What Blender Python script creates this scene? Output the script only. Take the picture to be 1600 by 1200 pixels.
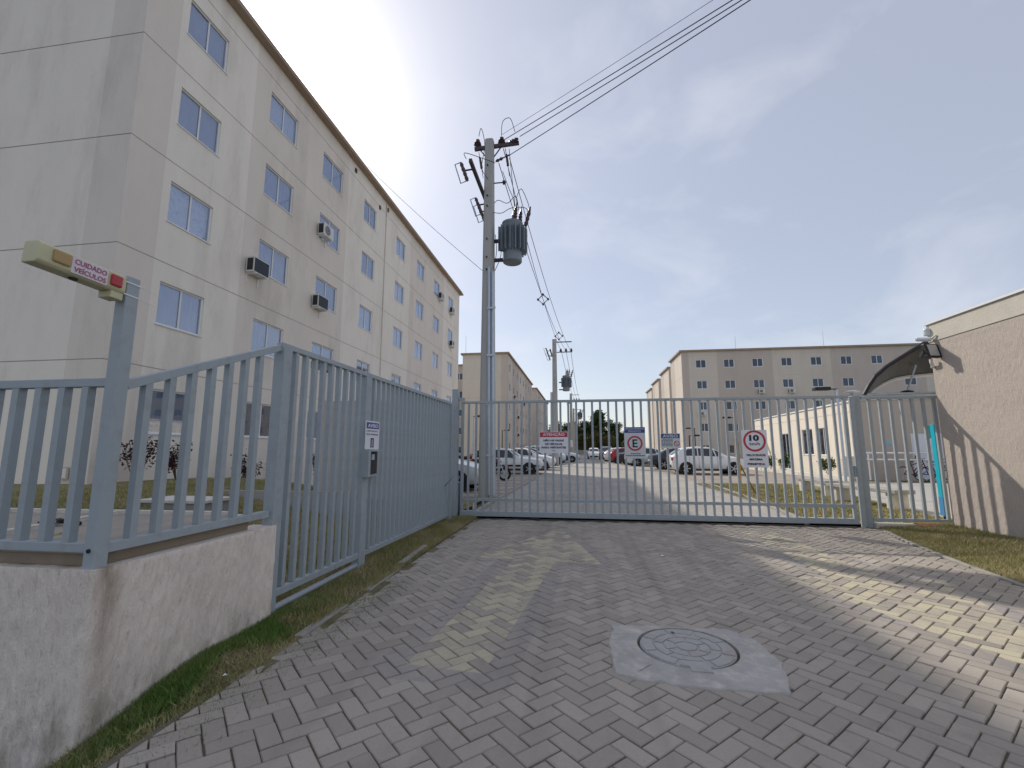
import bpy, bmesh, math, random
import numpy as np
from mathutils import Matrix, Vector
R = math.radians
random.seed(7)
rng = np.random.default_rng(11)
for o in list(bpy.data.objects):
    bpy.data.objects.remove(o)
SC = bpy.context.scene
COL = SC.collection

# ------------------------------------------------------------------ camera
CAM_H = 1.42
cd = bpy.data.cameras.new('Camera')
cd.sensor_fit = 'HORIZONTAL'; cd.sensor_width = 36.0
cd.lens = 36.0 * 715.0 / 1600.0
cd.clip_start = 0.05; cd.clip_end = 5000
cam = bpy.data.objects.new('Camera', cd)
COL.objects.link(cam)
cam.location = (0, 0, CAM_H)
cam.rotation_euler = (R(90 + 8.04), 0, R(8.506))
SC.camera = cam

# ------------------------------------------------------------------ light
SUN = Vector((-12.2, 15.0, 14.9)).normalized()      # towards the sun
ELEV = math.asin(SUN.z)
AZ = math.atan2(SUN.x, SUN.y)                         # from +Y towards +X
sl = bpy.data.lights.new('Sun', 'SUN')
sl.energy = 2.05; sl.angle = R(0.9); sl.color = (1.0, 0.93, 0.82)
so = bpy.data.objects.new('Sun', sl); COL.objects.link(so)
so.rotation_euler = SUN.to_track_quat('Z', 'Y').to_euler()
so.location = (-30, 35, 40)

W = bpy.data.worlds.new('World'); SC.world = W; W.use_nodes = True
nt = W.node_tree; nt.nodes.clear()
def wn(t, **k):
    n = nt.nodes.new(t)
    for a, b in k.items(): setattr(n, a, b)
    return n
out = wn('ShaderNodeOutputWorld'); bg = wn('ShaderNodeBackground')
sky = wn('ShaderNodeTexSky', sky_type='NISHITA', sun_disc=False)
sky.sun_elevation = ELEV; sky.sun_rotation = AZ
sky.air_density = 1.0; sky.dust_density = 0.9; sky.ozone_density = 1.0; sky.altitude = 30
tc = wn('ShaderNodeTexCoord')
def wmath(op, a, b=None, clamp=False):
    n = wn('ShaderNodeMath', operation=op); n.use_clamp = clamp
    for i, v in enumerate((a, b)):
        if v is None: continue
        if isinstance(v, (int, float)): n.inputs[i].default_value = v
        else: nt.links.new(v, n.inputs[i])
    return n.outputs[0]
# thin veil of high cloud: direction projected on a flat layer
sep = wn('ShaderNodeSeparateXYZ'); nt.links.new(tc.outputs['Generated'], sep.inputs[0])
zc = wmath('MAXIMUM', sep.outputs[2], 0.06)
cx = wmath('DIVIDE', sep.outputs[0], zc); cy = wmath('DIVIDE', sep.outputs[1], zc)
comb = wn('ShaderNodeCombineXYZ'); nt.links.new(cx, comb.inputs[0]); nt.links.new(cy, comb.inputs[1])
n1 = wn('ShaderNodeTexNoise'); n1.inputs['Scale'].default_value = 3.4; n1.inputs['Detail'].default_value = 7; n1.inputs['Roughness'].default_value = 0.55; n1.inputs['Distortion'].default_value = 0.35
cmap = wn('ShaderNodeMapping'); cmap.inputs['Scale'].default_value = (1, 1, 1.7); cmap.inputs['Rotation'].default_value = (0.9, 0.2, 1.9)
nt.links.new(tc.outputs['Generated'], cmap.inputs[0]); nt.links.new(cmap.outputs[0], n1.inputs['Vector'])
n2 = wn('ShaderNodeTexNoise'); n2.inputs['Scale'].default_value = 0.22; n2.inputs['Detail'].default_value = 3
nt.links.new(comb.outputs[0], n2.inputs['Vector'])
mr = wn('ShaderNodeMapRange'); mr.inputs[1].default_value = 0.5; mr.inputs[2].default_value = 0.72; mr.inputs[3].default_value = 0; mr.inputs[4].default_value = 0.40
nt.links.new(n1.outputs[0], mr.inputs[0])
veil = 0.60
cloud = wmath('MULTIPLY', mr.outputs[0], wmath('MULTIPLY', n2.outputs[0], 1.9), clamp=True)
# aureole of the hazy sun
dotn = wn('ShaderNodeVectorMath', operation='DOT_PRODUCT'); nt.links.new(tc.outputs['Generated'], dotn.inputs[0]); dotn.inputs[1].default_value = SUN
dp = wmath('MAXIMUM', dotn.outputs['Value'], 0.0)
glow = wmath('ADD', wmath('MULTIPLY', wmath('POWER', dp, 70.0), 3.2), wmath('MULTIPLY', wmath('POWER', dp, 9.0), 0.6))
glow = wmath('ADD', glow, wmath('MULTIPLY', wmath('POWER', dp, 500.0), 25.0))
cl = wn('ShaderNodeMix', data_type='RGBA'); cl.inputs[0].default_value = veil
cl.inputs[7].default_value = (3.95, 4.06, 4.6, 1)
nt.links.new(sky.outputs[0], cl.inputs[6])
gl = wn('ShaderNodeVectorMath', operation='SCALE'); gl.inputs[0].default_value = (1.0, 1.02, 1.02); nt.links.new(glow, gl.inputs['Scale'])
ad = wn('ShaderNodeVectorMath', operation='ADD'); cw = wn('ShaderNodeMix', data_type='RGBA'); nt.links.new(cloud, cw.inputs[0]); nt.links.new(cl.outputs[2], cw.inputs[6]); cw.inputs[7].default_value = (6.0, 6.15, 6.6, 1)
nt.links.new(cw.outputs[2], ad.inputs[0]); nt.links.new(gl.outputs[0], ad.inputs[1])
nt.links.new(ad.outputs[0], bg.inputs[0]); bg.inputs[1].default_value = 0.09
nt.links.new(bg.outputs[0], out.inputs[0])

SC.view_settings.view_transform = 'Standard'; SC.view_settings.look = 'None'
SC.view_settings.exposure = 0.74; SC.view_settings.gamma = 1.0
SC.view_settings.use_curve_mapping = False
SC.render.engine = 'CYCLES'

# ------------------------------------------------------------------ materials
MATS = {}
def lerp_col(c, k): return tuple(min(1, x * k) for x in c[:3]) + (1,)
def mat(name, col, rough=0.7, metal=0.0, var=0.12, scale=6.0, bump=0.0, bscale=60.0, stretch=(1, 1, 1), spec=0.4,
        stain=None, stain_scale=1.2, stain_amt=0.5, emit=None):
    """principled material with noise-driven colour variation and bump"""
    if name in MATS: return MATS[name]
    m = bpy.data.materials.new(name); m.use_nodes = True
    t = m.node_tree; b = t.nodes['Principled BSDF']
    b.inputs['Roughness'].default_value = rough; b.inputs['Metallic'].default_value = metal
    b.inputs['Specular IOR Level'].default_value = spec
    tcn = t.nodes.new('ShaderNodeTexCoord')
    mp = t.nodes.new('ShaderNodeMapping'); mp.inputs['Scale'].default_value = stretch
    t.links.new(tcn.outputs['Object'], mp.inputs[0])
    if var > 0 or stain:
        n = t.nodes.new('ShaderNodeTexNoise'); n.inputs['Scale'].default_value = scale; n.inputs['Detail'].default_value = 6; n.inputs['Roughness'].default_value = 0.65
        t.links.new(mp.outputs[0], n.inputs['Vector'])
        mx = t.nodes.new('ShaderNodeMix'); mx.data_type = 'RGBA'
        t.links.new(n.outputs[0], mx.inputs[0])
        mx.inputs[6].default_value = lerp_col(col, 1 - var * 1.6); mx.inputs[7].default_value = lerp_col(col, 1 + var * 1.6)
        last = mx.outputs[2]
        if stain:
            n3 = t.nodes.new('ShaderNodeTexNoise'); n3.inputs['Scale'].default_value = stain_scale; n3.inputs['Detail'].default_value = 7; n3.inputs['Roughness'].default_value = 0.7
            t.links.new(mp.outputs[0], n3.inputs['Vector'])
            mrn = t.nodes.new('ShaderNodeMapRange'); mrn.inputs[1].default_value = 0.5; mrn.inputs[2].default_value = 0.75; mrn.inputs[4].default_value = stain_amt
            t.links.new(n3.outputs[0], mrn.inputs[0])
            m2 = t.nodes.new('ShaderNodeMix'); m2.data_type = 'RGBA'
            t.links.new(mrn.outputs[0], m2.inputs[0]); t.links.new(last, m2.inputs[6]); m2.inputs[7].default_value = tuple(stain) + (1,)
            last = m2.outputs[2]
        t.links.new(last, b.inputs['Base Color'])
    else:
        b.inputs['Base Color'].default_value = tuple(col[:3]) + (1,)
    if bump > 0:
        n2_ = t.nodes.new('ShaderNodeTexNoise'); n2_.inputs['Scale'].default_value = bscale; n2_.inputs['Detail'].default_value = 5
        t.links.new(mp.outputs[0], n2_.inputs['Vector'])
        bp = t.nodes.new('ShaderNodeBump'); bp.inputs['Strength'].default_value = bump; bp.inputs['Distance'].default_value = 0.01
        t.links.new(n2_.outputs[0], bp.inputs['Height']); t.links.new(bp.outputs[0], b.inputs['Normal'])
    if emit:
        b.inputs['Emission Color'].default_value = tuple(emit) + (1,); b.inputs['Emission Strength'].default_value = 1
    MATS[name] = m
    return m

def glass_mat(name, tint, fac=0.4, rough=0.03):
    if name in MATS: return MATS[name]
    m = bpy.data.materials.new(name); m.use_nodes = True
    t = m.node_tree; t.nodes.clear()
    o = t.nodes.new('ShaderNodeOutputMaterial'); mx = t.nodes.new('ShaderNodeMixShader')
    tr = t.nodes.new('ShaderNodeBsdfTransparent'); tr.inputs[0].default_value = tuple(tint) + (1,)
    g = t.nodes.new('ShaderNodeBsdfGlossy'); g.inputs['Roughness'].default_value = rough; g.inputs[0].default_value = (0.9, 0.93, 1, 1)
    lw = t.nodes.new('ShaderNodeLayerWeight'); lw.inputs[0].default_value = 0.35
    mth = t.nodes.new('ShaderNodeMath'); mth.operation = 'MULTIPLY_ADD'; mth.inputs[1].default_value = 0.38; mth.inputs[2].default_value = fac
    mth.use_clamp = True
    t.links.new(lw.outputs['Fresnel'], mth.inputs[0]); t.links.new(mth.outputs[0], mx.inputs[0])
    t.links.new(tr.outputs[0], mx.inputs[1]); t.links.new(g.outputs[0], mx.inputs[2]); t.links.new(mx.outputs[0], o.inputs[0])
    MATS[name] = m
    return m

STEEL = mat('painted_steel', (0.36, 0.41, 0.44), 0.55, 0, 0.08, 3.0, 0.10, 90, spec=0.4, stain=(0.29, 0.235, 0.19), stain_scale=11, stain_amt=0.5)
WALL_L = mat('facade_light', (0.86, 0.795, 0.705), 0.9, 0, 0.06, 1.2, 0.6, 30, stretch=(1, 1, .3), spec=0.2, stain=(0.63, 0.57, 0.50), stain_scale=0.7, stain_amt=0.8)
WALL_T = mat('facade_tan', (0.775, 0.70, 0.62), 0.9, 0, 0.06, 1.2, 0.6, 30, stretch=(1, 1, .3), spec=0.2, stain=(0.56, 0.495, 0.435), stain_scale=0.7, stain_amt=0.8)
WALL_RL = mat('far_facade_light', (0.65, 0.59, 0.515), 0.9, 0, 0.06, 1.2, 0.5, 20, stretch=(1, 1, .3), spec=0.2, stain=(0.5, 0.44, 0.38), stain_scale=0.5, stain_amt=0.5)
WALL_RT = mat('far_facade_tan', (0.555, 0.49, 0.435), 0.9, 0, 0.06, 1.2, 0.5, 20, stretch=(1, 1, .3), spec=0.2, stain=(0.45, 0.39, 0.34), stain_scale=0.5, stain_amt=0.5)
GROOVE = mat('facade_groove', (0.55, 0.50, 0.45), 0.9, 0, 0.05)
CORN = mat('cornice_brown', (0.36, 0.27, 0.20), 0.8, 0, 0.12, 2.0)
WHITEP = mat('white_aluminium', (0.78, 0.79, 0.80), 0.4, 0, 0.03, spec=0.5)
CONC = mat('concrete', (0.36, 0.345, 0.325), 0.9, 0, 0.16, 5.0, 0.4, 50, stain=(0.22, 0.2, 0.18), stain_scale=1.5)
CONC_P = mat('pole_concrete', (0.45, 0.44, 0.42), 0.9, 0, 0.12, 3.0, 0.3, 70, stretch=(1, 1, .2))
GALV = mat('galvanised_steel', (0.48, 0.55, 0.63), 0.45, 0.5, 0.12, 8, spec=0.5)
DARKM = mat('dark_metal', (0.035, 0.035, 0.04), 0.5, 0.2, 0.1)
BLACKP = mat('black_plastic', (0.015, 0.015, 0.017), 0.5, 0, 0.05)
WIREM = mat('cable_black', (0.03, 0.03, 0.045), 0.6, 0, 0.0)
PORC = mat('insulator_brown', (0.075, 0.05, 0.06), 0.3, 0, 0.1)
TRAFO = mat('transformer_grey', (0.22, 0.25, 0.28), 0.5, 0.1, 0.08)
SIGNW = mat('sign_white', (0.78, 0.79, 0.84), 0.35, 0, 0.02)
SIGNG = mat('sign_pale', (0.60, 0.64, 0.66), 0.4, 0, 0.03)
SIGNR = mat('sign_red', (0.50, 0.045, 0.06), 0.4, 0, 0.03)
SIGNB = mat('sign_blue', (0.04, 0.07, 0.27), 0.4, 0, 0.03)
SIGNK = mat('sign_ink', (0.02, 0.022, 0.05), 0.5, 0, 0.0)
PINK = mat('sticker_pink', (0.42, 0.08, 0.17), 0.5, 0, 0.0)
GLASS = glass_mat('window_glass', (0.78, 0.82, 0.88), 0.13)
FARGLASS = glass_mat('far_window_glass', (0.42, 0.47, 0.56), 0.05)
CARGLASS = mat('car_glass', (0.015, 0.02, 0.024), 0.06, 0, 0.0, spec=0.8)
TYRE = mat('tyre_rubber', (0.018, 0.018, 0.018), 0.85, 0, 0.05)
RIM = mat('wheel_rim', (0.45, 0.46, 0.48), 0.3, 0.8, 0.05)
REDL = mat('lens_red', (0.45, 0.02, 0.03), 0.25, 0, 0.02, spec=0.6)
CLEARL = mat('lens_clear', (0.75, 0.77, 0.8), 0.15, 0.1, 0.02, spec=0.6)

# ------------------------------------------------------------------ mesh helpers
class MB:
    def __init__(s): s.v = []; s.f = []; s.m = []
    def add(s, vs, fs, mi=0):
        k = len(s.v); s.v += [tuple(p) for p in vs]
        for f in fs: s.f.append(tuple(i + k for i in f)); s.m.append(mi)
        return s
    def box(s, x0, x1, y0, y1, z0, z1, mi=0):
        v = [(x0, y0, z0), (x1, y0, z0), (x1, y1, z0), (x0, y1, z0), (x0, y0, z1), (x1, y0, z1), (x1, y1, z1), (x0, y1, z1)]
        return s.add(v, [(0, 3, 2, 1), (4, 5, 6, 7), (0, 1, 5, 4), (1, 2, 6, 5), (2, 3, 7, 6), (3, 0, 4, 7)], mi)
    def bar(s, a, b, w, h, up=(0, 0, 1), mi=0):
        """rectangular bar from a to b, w wide, h along up"""
        a = Vector(a); b = Vector(b); d = (b - a).normalized(); u = Vector(up)
        r = d.cross(u)
        if r.length < 1e-4: r = d.cross(Vector((1, 0, 0)))
        r.normalize(); u = r.cross(d).normalized()
        vs = []
        for p in (a, b):
            for i, j in ((-1, -1), (1, -1), (1, 1), (-1, 1)): vs.append(p + r * (i * w / 2) + u * (j * h / 2))
        return s.add(vs, [(0, 1, 2, 3)[::-1], (4, 5, 6, 7), (0, 1, 5, 4), (1, 2, 6, 5), (2, 3, 7, 6), (3, 0, 4, 7)], mi)
    def cyl(s, a, b, r0, r1=None, n=12, mi=0, cap=True):
        r1 = r0 if r1 is None else r1
        a = Vector(a); b = Vector(b); d = (b - a).normalized()
        x = d.orthogonal().normalized(); y = d.cross(x)
        vs = []
        for p, r in ((a, r0), (b, r1)):
            for i in range(n):
                t = 2 * math.pi * i / n; vs.append(p + x * (r * math.cos(t)) + y * (r * math.sin(t)))
        fs = [(i, (i + 1) % n, n + (i + 1) % n, n + i) for i in range(n)]
        if cap: fs += [tuple(range(n))[::-1], tuple(range(n, 2 * n))]
        return s.add(vs, fs, mi)
    def tube(s, pts, r, n=6, mi=0):
        pts = [Vector(p) for p in pts]; vs = []; x = None
        for i, p in enumerate(pts):
            d = (pts[min(i + 1, len(pts) - 1)] - pts[max(i - 1, 0)]).normalized()
            x = d.orthogonal().normalized() if x is None else (x - d * x.dot(d)).normalized()
            y = d.cross(x); rr = r[i] if isinstance(r, (list, tuple)) else r
            for k in range(n):
                t = 2 * math.pi * k / n; vs.append(p + x * (rr * math.cos(t)) + y * (rr * math.sin(t)))
        fs = []
        for i in range(len(pts) - 1):
            for k in range(n): fs.append((i * n + k, i * n + (k + 1) % n, (i + 1) * n + (k + 1) % n, (i + 1) * n + k))
        fs += [tuple(range(n))[::-1], tuple(range((len(pts) - 1) * n, len(pts) * n))]
        return s.add(vs, fs, mi)
    def lathe(s, c, axis, prof, n=14, mi=0):
        """prof: list of (distance along axis, radius)"""
        c = Vector(c); d = Vector(axis).normalized(); x = d.orthogonal().normalized(); y = d.cross(x); vs = []
        for t, r in prof:
            for i in range(n):
                a = 2 * math.pi * i / n; vs.append(c + d * t + x * (r * math.cos(a)) + y * (r * math.sin(a)))
        fs = []
        for j in range(len(prof) - 1):
            for i in range(n): fs.append((j * n + i, j * n + (i + 1) % n, (j + 1) * n + (i + 1) % n, (j + 1) * n + i))
        fs += [tuple(range(n))[::-1], tuple(range((len(prof) - 1) * n, len(prof) * n))]
        return s.add(vs, fs, mi)
    def prism(s, poly, z0, z1, P=None, mi=0):
        n = len(poly); P = P or (lambda a, b, c: (a, b, c))
        vs = [P(a, b, z0) for a, b in poly] + [P(a, b, z1) for a, b in poly]
        fs = [tuple(range(n))[::-1], tuple(range(n, 2 * n))] + [(i, (i + 1) % n, n + (i + 1) % n, n + i) for i in range(n)]
        return s.add(vs, fs, mi)
    def quad(s, a, b, c, d, mi=0): return s.add([a, b, c, d], [(0, 1, 2, 3)], mi)
    def mesh(s, name, mats, smooth=False, fix=True):
        me = bpy.data.meshes.new(name); me.from_pydata(s.v, [], s.f)
        if not isinstance(mats, (list, tuple)): mats = [mats]
        for m in mats: me.materials.append(m)
        me.polygons.foreach_set('material_index', s.m)
        if fix:
            bm = bmesh.new(); bm.from_mesh(me); bmesh.ops.recalc_face_normals(bm, faces=bm.faces); bm.to_mesh(me); bm.free()
        if smooth: me.polygons.foreach_set('use_smooth', [True] * len(me.polygons)); me.set_sharp_from_angle(angle=R(40))
        me.update(); return me
    def build(s, name, mats, parent=None, smooth=False, bevel=0, fix=True):
        o = bpy.data.objects.new(name, s.mesh(name, mats, smooth, fix)); COL.objects.link(o)
        if parent: o.parent = parent
        if bevel:
            b = o.modifiers.new('Bevel', 'BEVEL'); b.width = bevel; b.segments = 2; b.limit_method = 'ANGLE'; b.angle_limit = R(40)
        return o

def tag(o, label=None, cat=None, group=None, kind=None):
    if label: o['label'] = label
    if cat: o['category'] = cat
    if group: o['group'] = group
    if kind: o['kind'] = kind
    return o
def thing(name, label, cat, loc=(0, 0, 0), rz=0.0, group=None):
    o = bpy.data.objects.new(name, None); COL.objects.link(o); o.location = loc; o.rotation_euler = (0, 0, rz)
    o.empty_display_size = 0.2
    return tag(o, label, cat, group)
def struct(o, label=None): o['kind'] = 'structure'; return o
def copy_tree(o, parent=None):
    c = o.copy(); COL.objects.link(c); c.parent = parent
    for ch in o.children: copy_tree(ch, c)
    return c
def mesh_obj(name, me, parent=None):
    o = bpy.data.objects.new(name, me); COL.objects.link(o)
    if parent: o.parent = parent
    return o
def lettering(name, text, origin, right, up, width, height, material, parent, bold=0.0, spacing=1.0):
    """flat lettering: origin = lower-left corner of the line, fitted to width x height"""
    cu = bpy.data.curves.new(name, 'FONT'); cu.body = text; cu.offset = bold; cu.extrude = 0.0; cu.space_character = spacing
    cu.resolution_u = 3
    to = bpy.data.objects.new(name + '_t', cu); COL.objects.link(to)
    dg = bpy.context.evaluated_depsgraph_get()
    me = bpy.data.meshes.new_from_object(to.evaluated_get(dg)); me.name = name
    bpy.data.objects.remove(to); bpy.data.curves.remove(cu)
    n = len(me.vertices); co = np.zeros(n * 3); me.vertices.foreach_get('co', co); co = co.reshape(-1, 3)
    mn = co.min(0); mx = co.max(0); Rv = np.array(right, float); U = np.array(up, float); O = np.array(origin, float)
    a = (co[:, 0] - mn[0]) / (mx[0] - mn[0]) * width; b = (co[:, 1] - mn[1]) / (mx[1] - mn[1]) * height
    me.vertices.foreach_set('co', (O + a[:, None] * Rv + b[:, None] * U).ravel()); me.materials.clear(); me.materials.append(material)
    me.update()
    return mesh_obj(name, me, parent)
def np_mesh(name, verts, faces_n, material, mats=None, midx=None):
    """verts: (n*faces_n,3) array, consecutive groups form faces"""
    nv = len(verts); nf = nv // faces_n
    me = bpy.data.meshes.new(name); me.vertices.add(nv); me.vertices.foreach_set('co', verts.astype(np.float32).ravel())
    me.loops.add(nv); me.loops.foreach_set('vertex_index', np.arange(nv, dtype=np.int32))
    me.polygons.add(nf); me.polygons.foreach_set('loop_start', np.arange(0, nv, faces_n, dtype=np.int32))
    me.update(calc_edges=True)
    for m in (mats or [material]): me.materials.append(m)
    if midx is not None: me.polygons.foreach_set('material_index', midx.astype(np.int32))
    me.validate(); return me

# ================================================================== GROUND
def soil_mat(name, c1, c2, c3, scale=2.0):
    m = bpy.data.materials.new(name); m.use_nodes = True; t = m.node_tree; b = t.nodes['Principled BSDF']
    b.inputs['Roughness'].default_value = 0.95; b.inputs['Specular IOR Level'].default_value = 0.15
    g = t.nodes.new('ShaderNodeNewGeometry')
    n = t.nodes.new('ShaderNodeTexNoise'); n.inputs['Scale'].default_value = scale; n.inputs['Detail'].default_value = 8; n.inputs['Roughness'].default_value = 0.7
    t.links.new(g.outputs['Position'], n.inputs['Vector'])
    r = t.nodes.new('ShaderNodeValToRGB'); r.color_ramp.elements[0].position = 0.32; r.color_ramp.elements[0].color = tuple(c1) + (1,)
    r.color_ramp.elements[1].position = 0.68; r.color_ramp.elements[1].color = tuple(c3) + (1,)
    e = r.color_ramp.elements.new(0.5); e.color = tuple(c2) + (1,)
    t.links.new(n.outputs[0], r.inputs[0]); t.links.new(r.outputs[0], b.inputs['Base Color'])
    n2_ = t.nodes.new('ShaderNodeTexNoise'); n2_.inputs['Scale'].default_value = 45; n2_.inputs['Detail'].default_value = 5
    t.links.new(g.outputs['Position'], n2_.inputs['Vector'])
    bp = t.nodes.new('ShaderNodeBump'); bp.inputs['Strength'].default_value = 0.8; bp.inputs['Distance'].default_value = 0.03
    t.links.new(n2_.outputs[0], bp.inputs['Height']); t.links.new(bp.outputs[0], b.inputs['Normal'])
    return m
LAWN = soil_mat('lawn_soil', (0.16, 0.17, 0.055), (0.25, 0.22, 0.10), (0.33, 0.26, 0.16))
EARTH = soil_mat('bare_earth', (0.12, 0.115, 0.06), (0.19, 0.16, 0.095), (0.25, 0.21, 0.14), 5)
FAR = soil_mat('far_ground', (0.16, 0.15, 0.09), (0.22, 0.2, 0.14), (0.27, 0.25, 0.2), 0.2)

def sm(t): t = max(0.0, min(1.0, t)); return t * t * (3 - 2 * t)
def lawn_h(x, y):
    s = sm((-2.8 - x) / 5.6)
    slope = 0.02 + 0.65 * s
    k = (1 - sm((y - 3.75) / 1.3)) * (1 if y < 3.7 else sm((-2.82 - x) / 0.7))
    h = slope * (1 - k) + 0.70 * k
    f = 1 - 0.97 * sm((y - 10.2) / 3.0)
    return h * f
# far ground reaching the horizon
g = MB(); g.quad((-2500, 2.35, -0.08), (2500, 2.35, -0.08), (2500, 4000, -0.08), (-2500, 4000, -0.08)); g.quad((-2500, 2.35, -0.6), (2500, 2.35, -0.6), (2500, 2.35, -0.08), (-2500, 2.35, -0.08))
struct(g.build('ground', FAR, fix=False))
g = MB(); g.quad((-2500, -300, -0.6), (2500, -300, -0.6), (2500, 2.35, -0.6), (-2500, 2.35, -0.6)); struct(g.build('street', mat('street_asphalt', (.06, .06, .062), .9, 0, .15, 3, .4, 60)))
# left lawn, raised behind the retaining wall
lw = MB(); xs = [-40, -30, -22, -18, -15, -13, -12, -11] + [-10.5 + i * 0.28 for i in range(28)] + [-2.72]
xs = sorted(set([round(x, 3) for x in xs])); ys = [2.4 + i * 0.35 for i in range(32)] + [14, 16, 20, 30, 45]
idx = {}
for i, x in enumerate(xs):
    for j, y in enumerate(ys):
        idx[i, j] = len(lw.v); lw.v.append((x, y, lawn_h(x, y) + 0.012 * math.sin(x * 5.1 + y * 3.3)*(1 if y<13 else 0) - (0.0 if y < 13.5 else 0.05)))
for i in range(len(xs) - 1):
    for j in range(len(ys) - 1):
        lw.f.append((idx[i, j], idx[i + 1, j], idx[i + 1, j + 1], idx[i, j + 1])); lw.m.append(0)
struct(lw.build('lawn', LAWN, smooth=True))
# verge strip between the side fence and the paving
vs = MB()
ny = 44
for j in range(ny):
    y0 = -2 + 11.6 * j / ny; y1 = -2 + 11.6 * (j + 1) / ny
    def zz(x, y): return (0.035 if x < -2.4 else -0.004) + 0.012 * math.sin(7 * y + 3 * x) - 0.17 * sm((3.0 - y) / 1.1) * (1 if x < -2.2 else .2)
    for xa, xb in ((-2.95 if y0 > 2.6 else -2.585, -2.4), (-2.4, -2.05)):
        vs.quad((xa, y0, zz(xa, y0)), (xb, y0, zz(xb, y0)), (xb, y1, zz(xb, y1)), (xa, y1, zz(xa, y1)))
struct(vs.build('verge_ground', EARTH))

# ------------------------------------------------------------------ paving blocks
def edge_right(y):
    pts = [(-5, 4.6), (4, 4.42), (5.7, 4.49), (6.68, 4.61), (8.0, 4.86), (9.64, 5.3), (12, 5.9)]
    for (y0, x0), (y1, x1) in zip(pts, pts[1:]):
        if y <= y1: return x0 + (x1 - x0) * (y - y0) / (y1 - y0)
    return pts[-1][1]
def paver_mat(name, per_object):
    m = bpy.data.materials.new(name); m.use_nodes = True; t = m.node_tree; b = t.nodes['Principled BSDF']
    b.inputs['Roughness'].default_value = 0.88; b.inputs['Specular IOR Level'].default_value = 0.3
    L = t.links.new
    def mth(op, a, c=None, d=None, clamp=False):
        n = t.nodes.new('ShaderNodeMath'); n.operation = op; n.use_clamp = clamp
        for i, v in enumerate((a, c, d)):
            if v is None: continue
            if isinstance(v, (int, float)): n.inputs[i].default_value = v
            else: L(v, n.inputs[i])
        return n.outputs[0]
    def mix(f, a, c):
        n = t.nodes.new('ShaderNodeMix'); n.data_type = 'RGBA'; L(f, n.inputs[0])
        for k, v in ((6, a), (7, c)):
            if isinstance(v, tuple): n.inputs[k].default_value = v + (1,)
            else: L(v, n.inputs[k])
        return n.outputs[2]
    g = t.nodes.new('ShaderNodeNewGeometry')
    if per_object: rnd = t.nodes.new('ShaderNodeObjectInfo').outputs['Random']
    else: rnd = g.outputs['Random Per Island']
    def noise(scale, detail=6, rough=0.65):
        n = t.nodes.new('ShaderNodeTexNoise'); n.inputs['Scale'].default_value = scale; n.inputs['Detail'].default_value = detail; n.inputs['Roughness'].default_value = rough
        L(g.outputs['Position'], n.inputs['Vector']); return n.outputs[0]
    base = mix(rnd, (0.34, 0.30, 0.256), (0.45, 0.40, 0.342))
    big = noise(0.8, 4); fine = noise(60, 4, 0.8); mid = noise(7, 6)
    base = mix(mth('MULTIPLY', mth('SUBTRACT', big, 0.35, clamp=True), 1.1, clamp=True), base, (0.29, 0.258, 0.225))
    base = mix(mth('MULTIPLY', mth('SUBTRACT', mid, 0.5, clamp=True), 1.3, clamp=True), base, (0.42, 0.375, 0.325))
    base = mix(mth('MULTIPLY', mth('SUBTRACT', fine, 0.52, clamp=True), 1.6, clamp=True), base, (0.175, 0.157, 0.142))
    oil = noise(1.7, 5, 0.6)
    base = mix(mth('MULTIPLY', mth('SUBTRACT', oil, 0.58, clamp=True), 3.0, clamp=True), base, (0.185, 0.167, 0.15))
    tm = t.nodes.new('ShaderNodeMapping'); tm.inputs['Scale'].default_value = (3.2, .22, 1); tm.inputs['Rotation'].default_value = (0, 0, R(4)); L(g.outputs['Position'], tm.inputs[0])
    tn = t.nodes.new('ShaderNodeTexNoise'); tn.inputs['Scale'].default_value = 1.0; tn.inputs['Detail'].default_value = 5; L(tm.outputs[0], tn.inputs[0])
    base = mix(mth('MULTIPLY', mth('SUBTRACT', tn.outputs[0], 0.5, clamp=True), 2.2, clamp=True), base, (0.22, 0.20, 0.182))
    # worn painted arrows (yellow on a dark blue ground)
    s = t.nodes.new('ShaderNodeSeparateXYZ'); L(g.outputs['Position'], s.inputs[0]); X, Y = s.outputs[0], s.outputs[1]
    yel = None; blu = None
    for ax, ay, bx, by, ls, hs in ((-0.92, 3.12, -0.38, 8.55, 3.0, 0.27), (2.98, 8.75, 3.08, 3.05, 2.9, 0.30)):
        d = Vector((bx - ax, by - ay)); ln = d.length; d /= ln
        px = mth('SUBTRACT', X, ax); py = mth('SUBTRACT', Y, ay)
        u = mth('ADD', mth('MULTIPLY', px, d.x), mth('MULTIPLY', py, d.y))
        v = mth('ABSOLUTE', mth('SUBTRACT', mth('MULTIPLY', px, d.y), mth('MULTIPLY', py, d.x)))
        def shape(grow):
            sh = mth('MULTIPLY', mth('MULTIPLY', mth('GREATER_THAN', u, -grow), mth('LESS_THAN', u, ls + 0.01)), mth('LESS_THAN', v, hs + grow))
            half = mth('MULTIPLY', mth('SUBTRACT', ln + grow * 2, u), (0.85 + grow) / (ln - ls + grow * 2))
            hd = mth('MULTIPLY', mth('GREATER_THAN', u, ls - grow), mth('LESS_THAN', v, half))
            return mth('MAXIMUM', sh, hd)
        a_, b_ = shape(0.0), shape(0.2)
        yel = a_ if yel is None else mth('MAXIMUM', yel, a_)
        blu = b_ if blu is None else mth('MAXIMUM', blu, b_)
    wear = noise(2.6, 7, 0.7); wear2 = noise(22, 5, 0.75)
    w1 = mth('MULTIPLY', mth('SUBTRACT', mth('ADD', mth('MULTIPLY', wear, 0.65), mth('ADD', mth('MULTIPLY', wear2, 0.35), mth('MULTIPLY', rnd, 0.34))), 0.53), 3.6, clamp=True)
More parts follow.
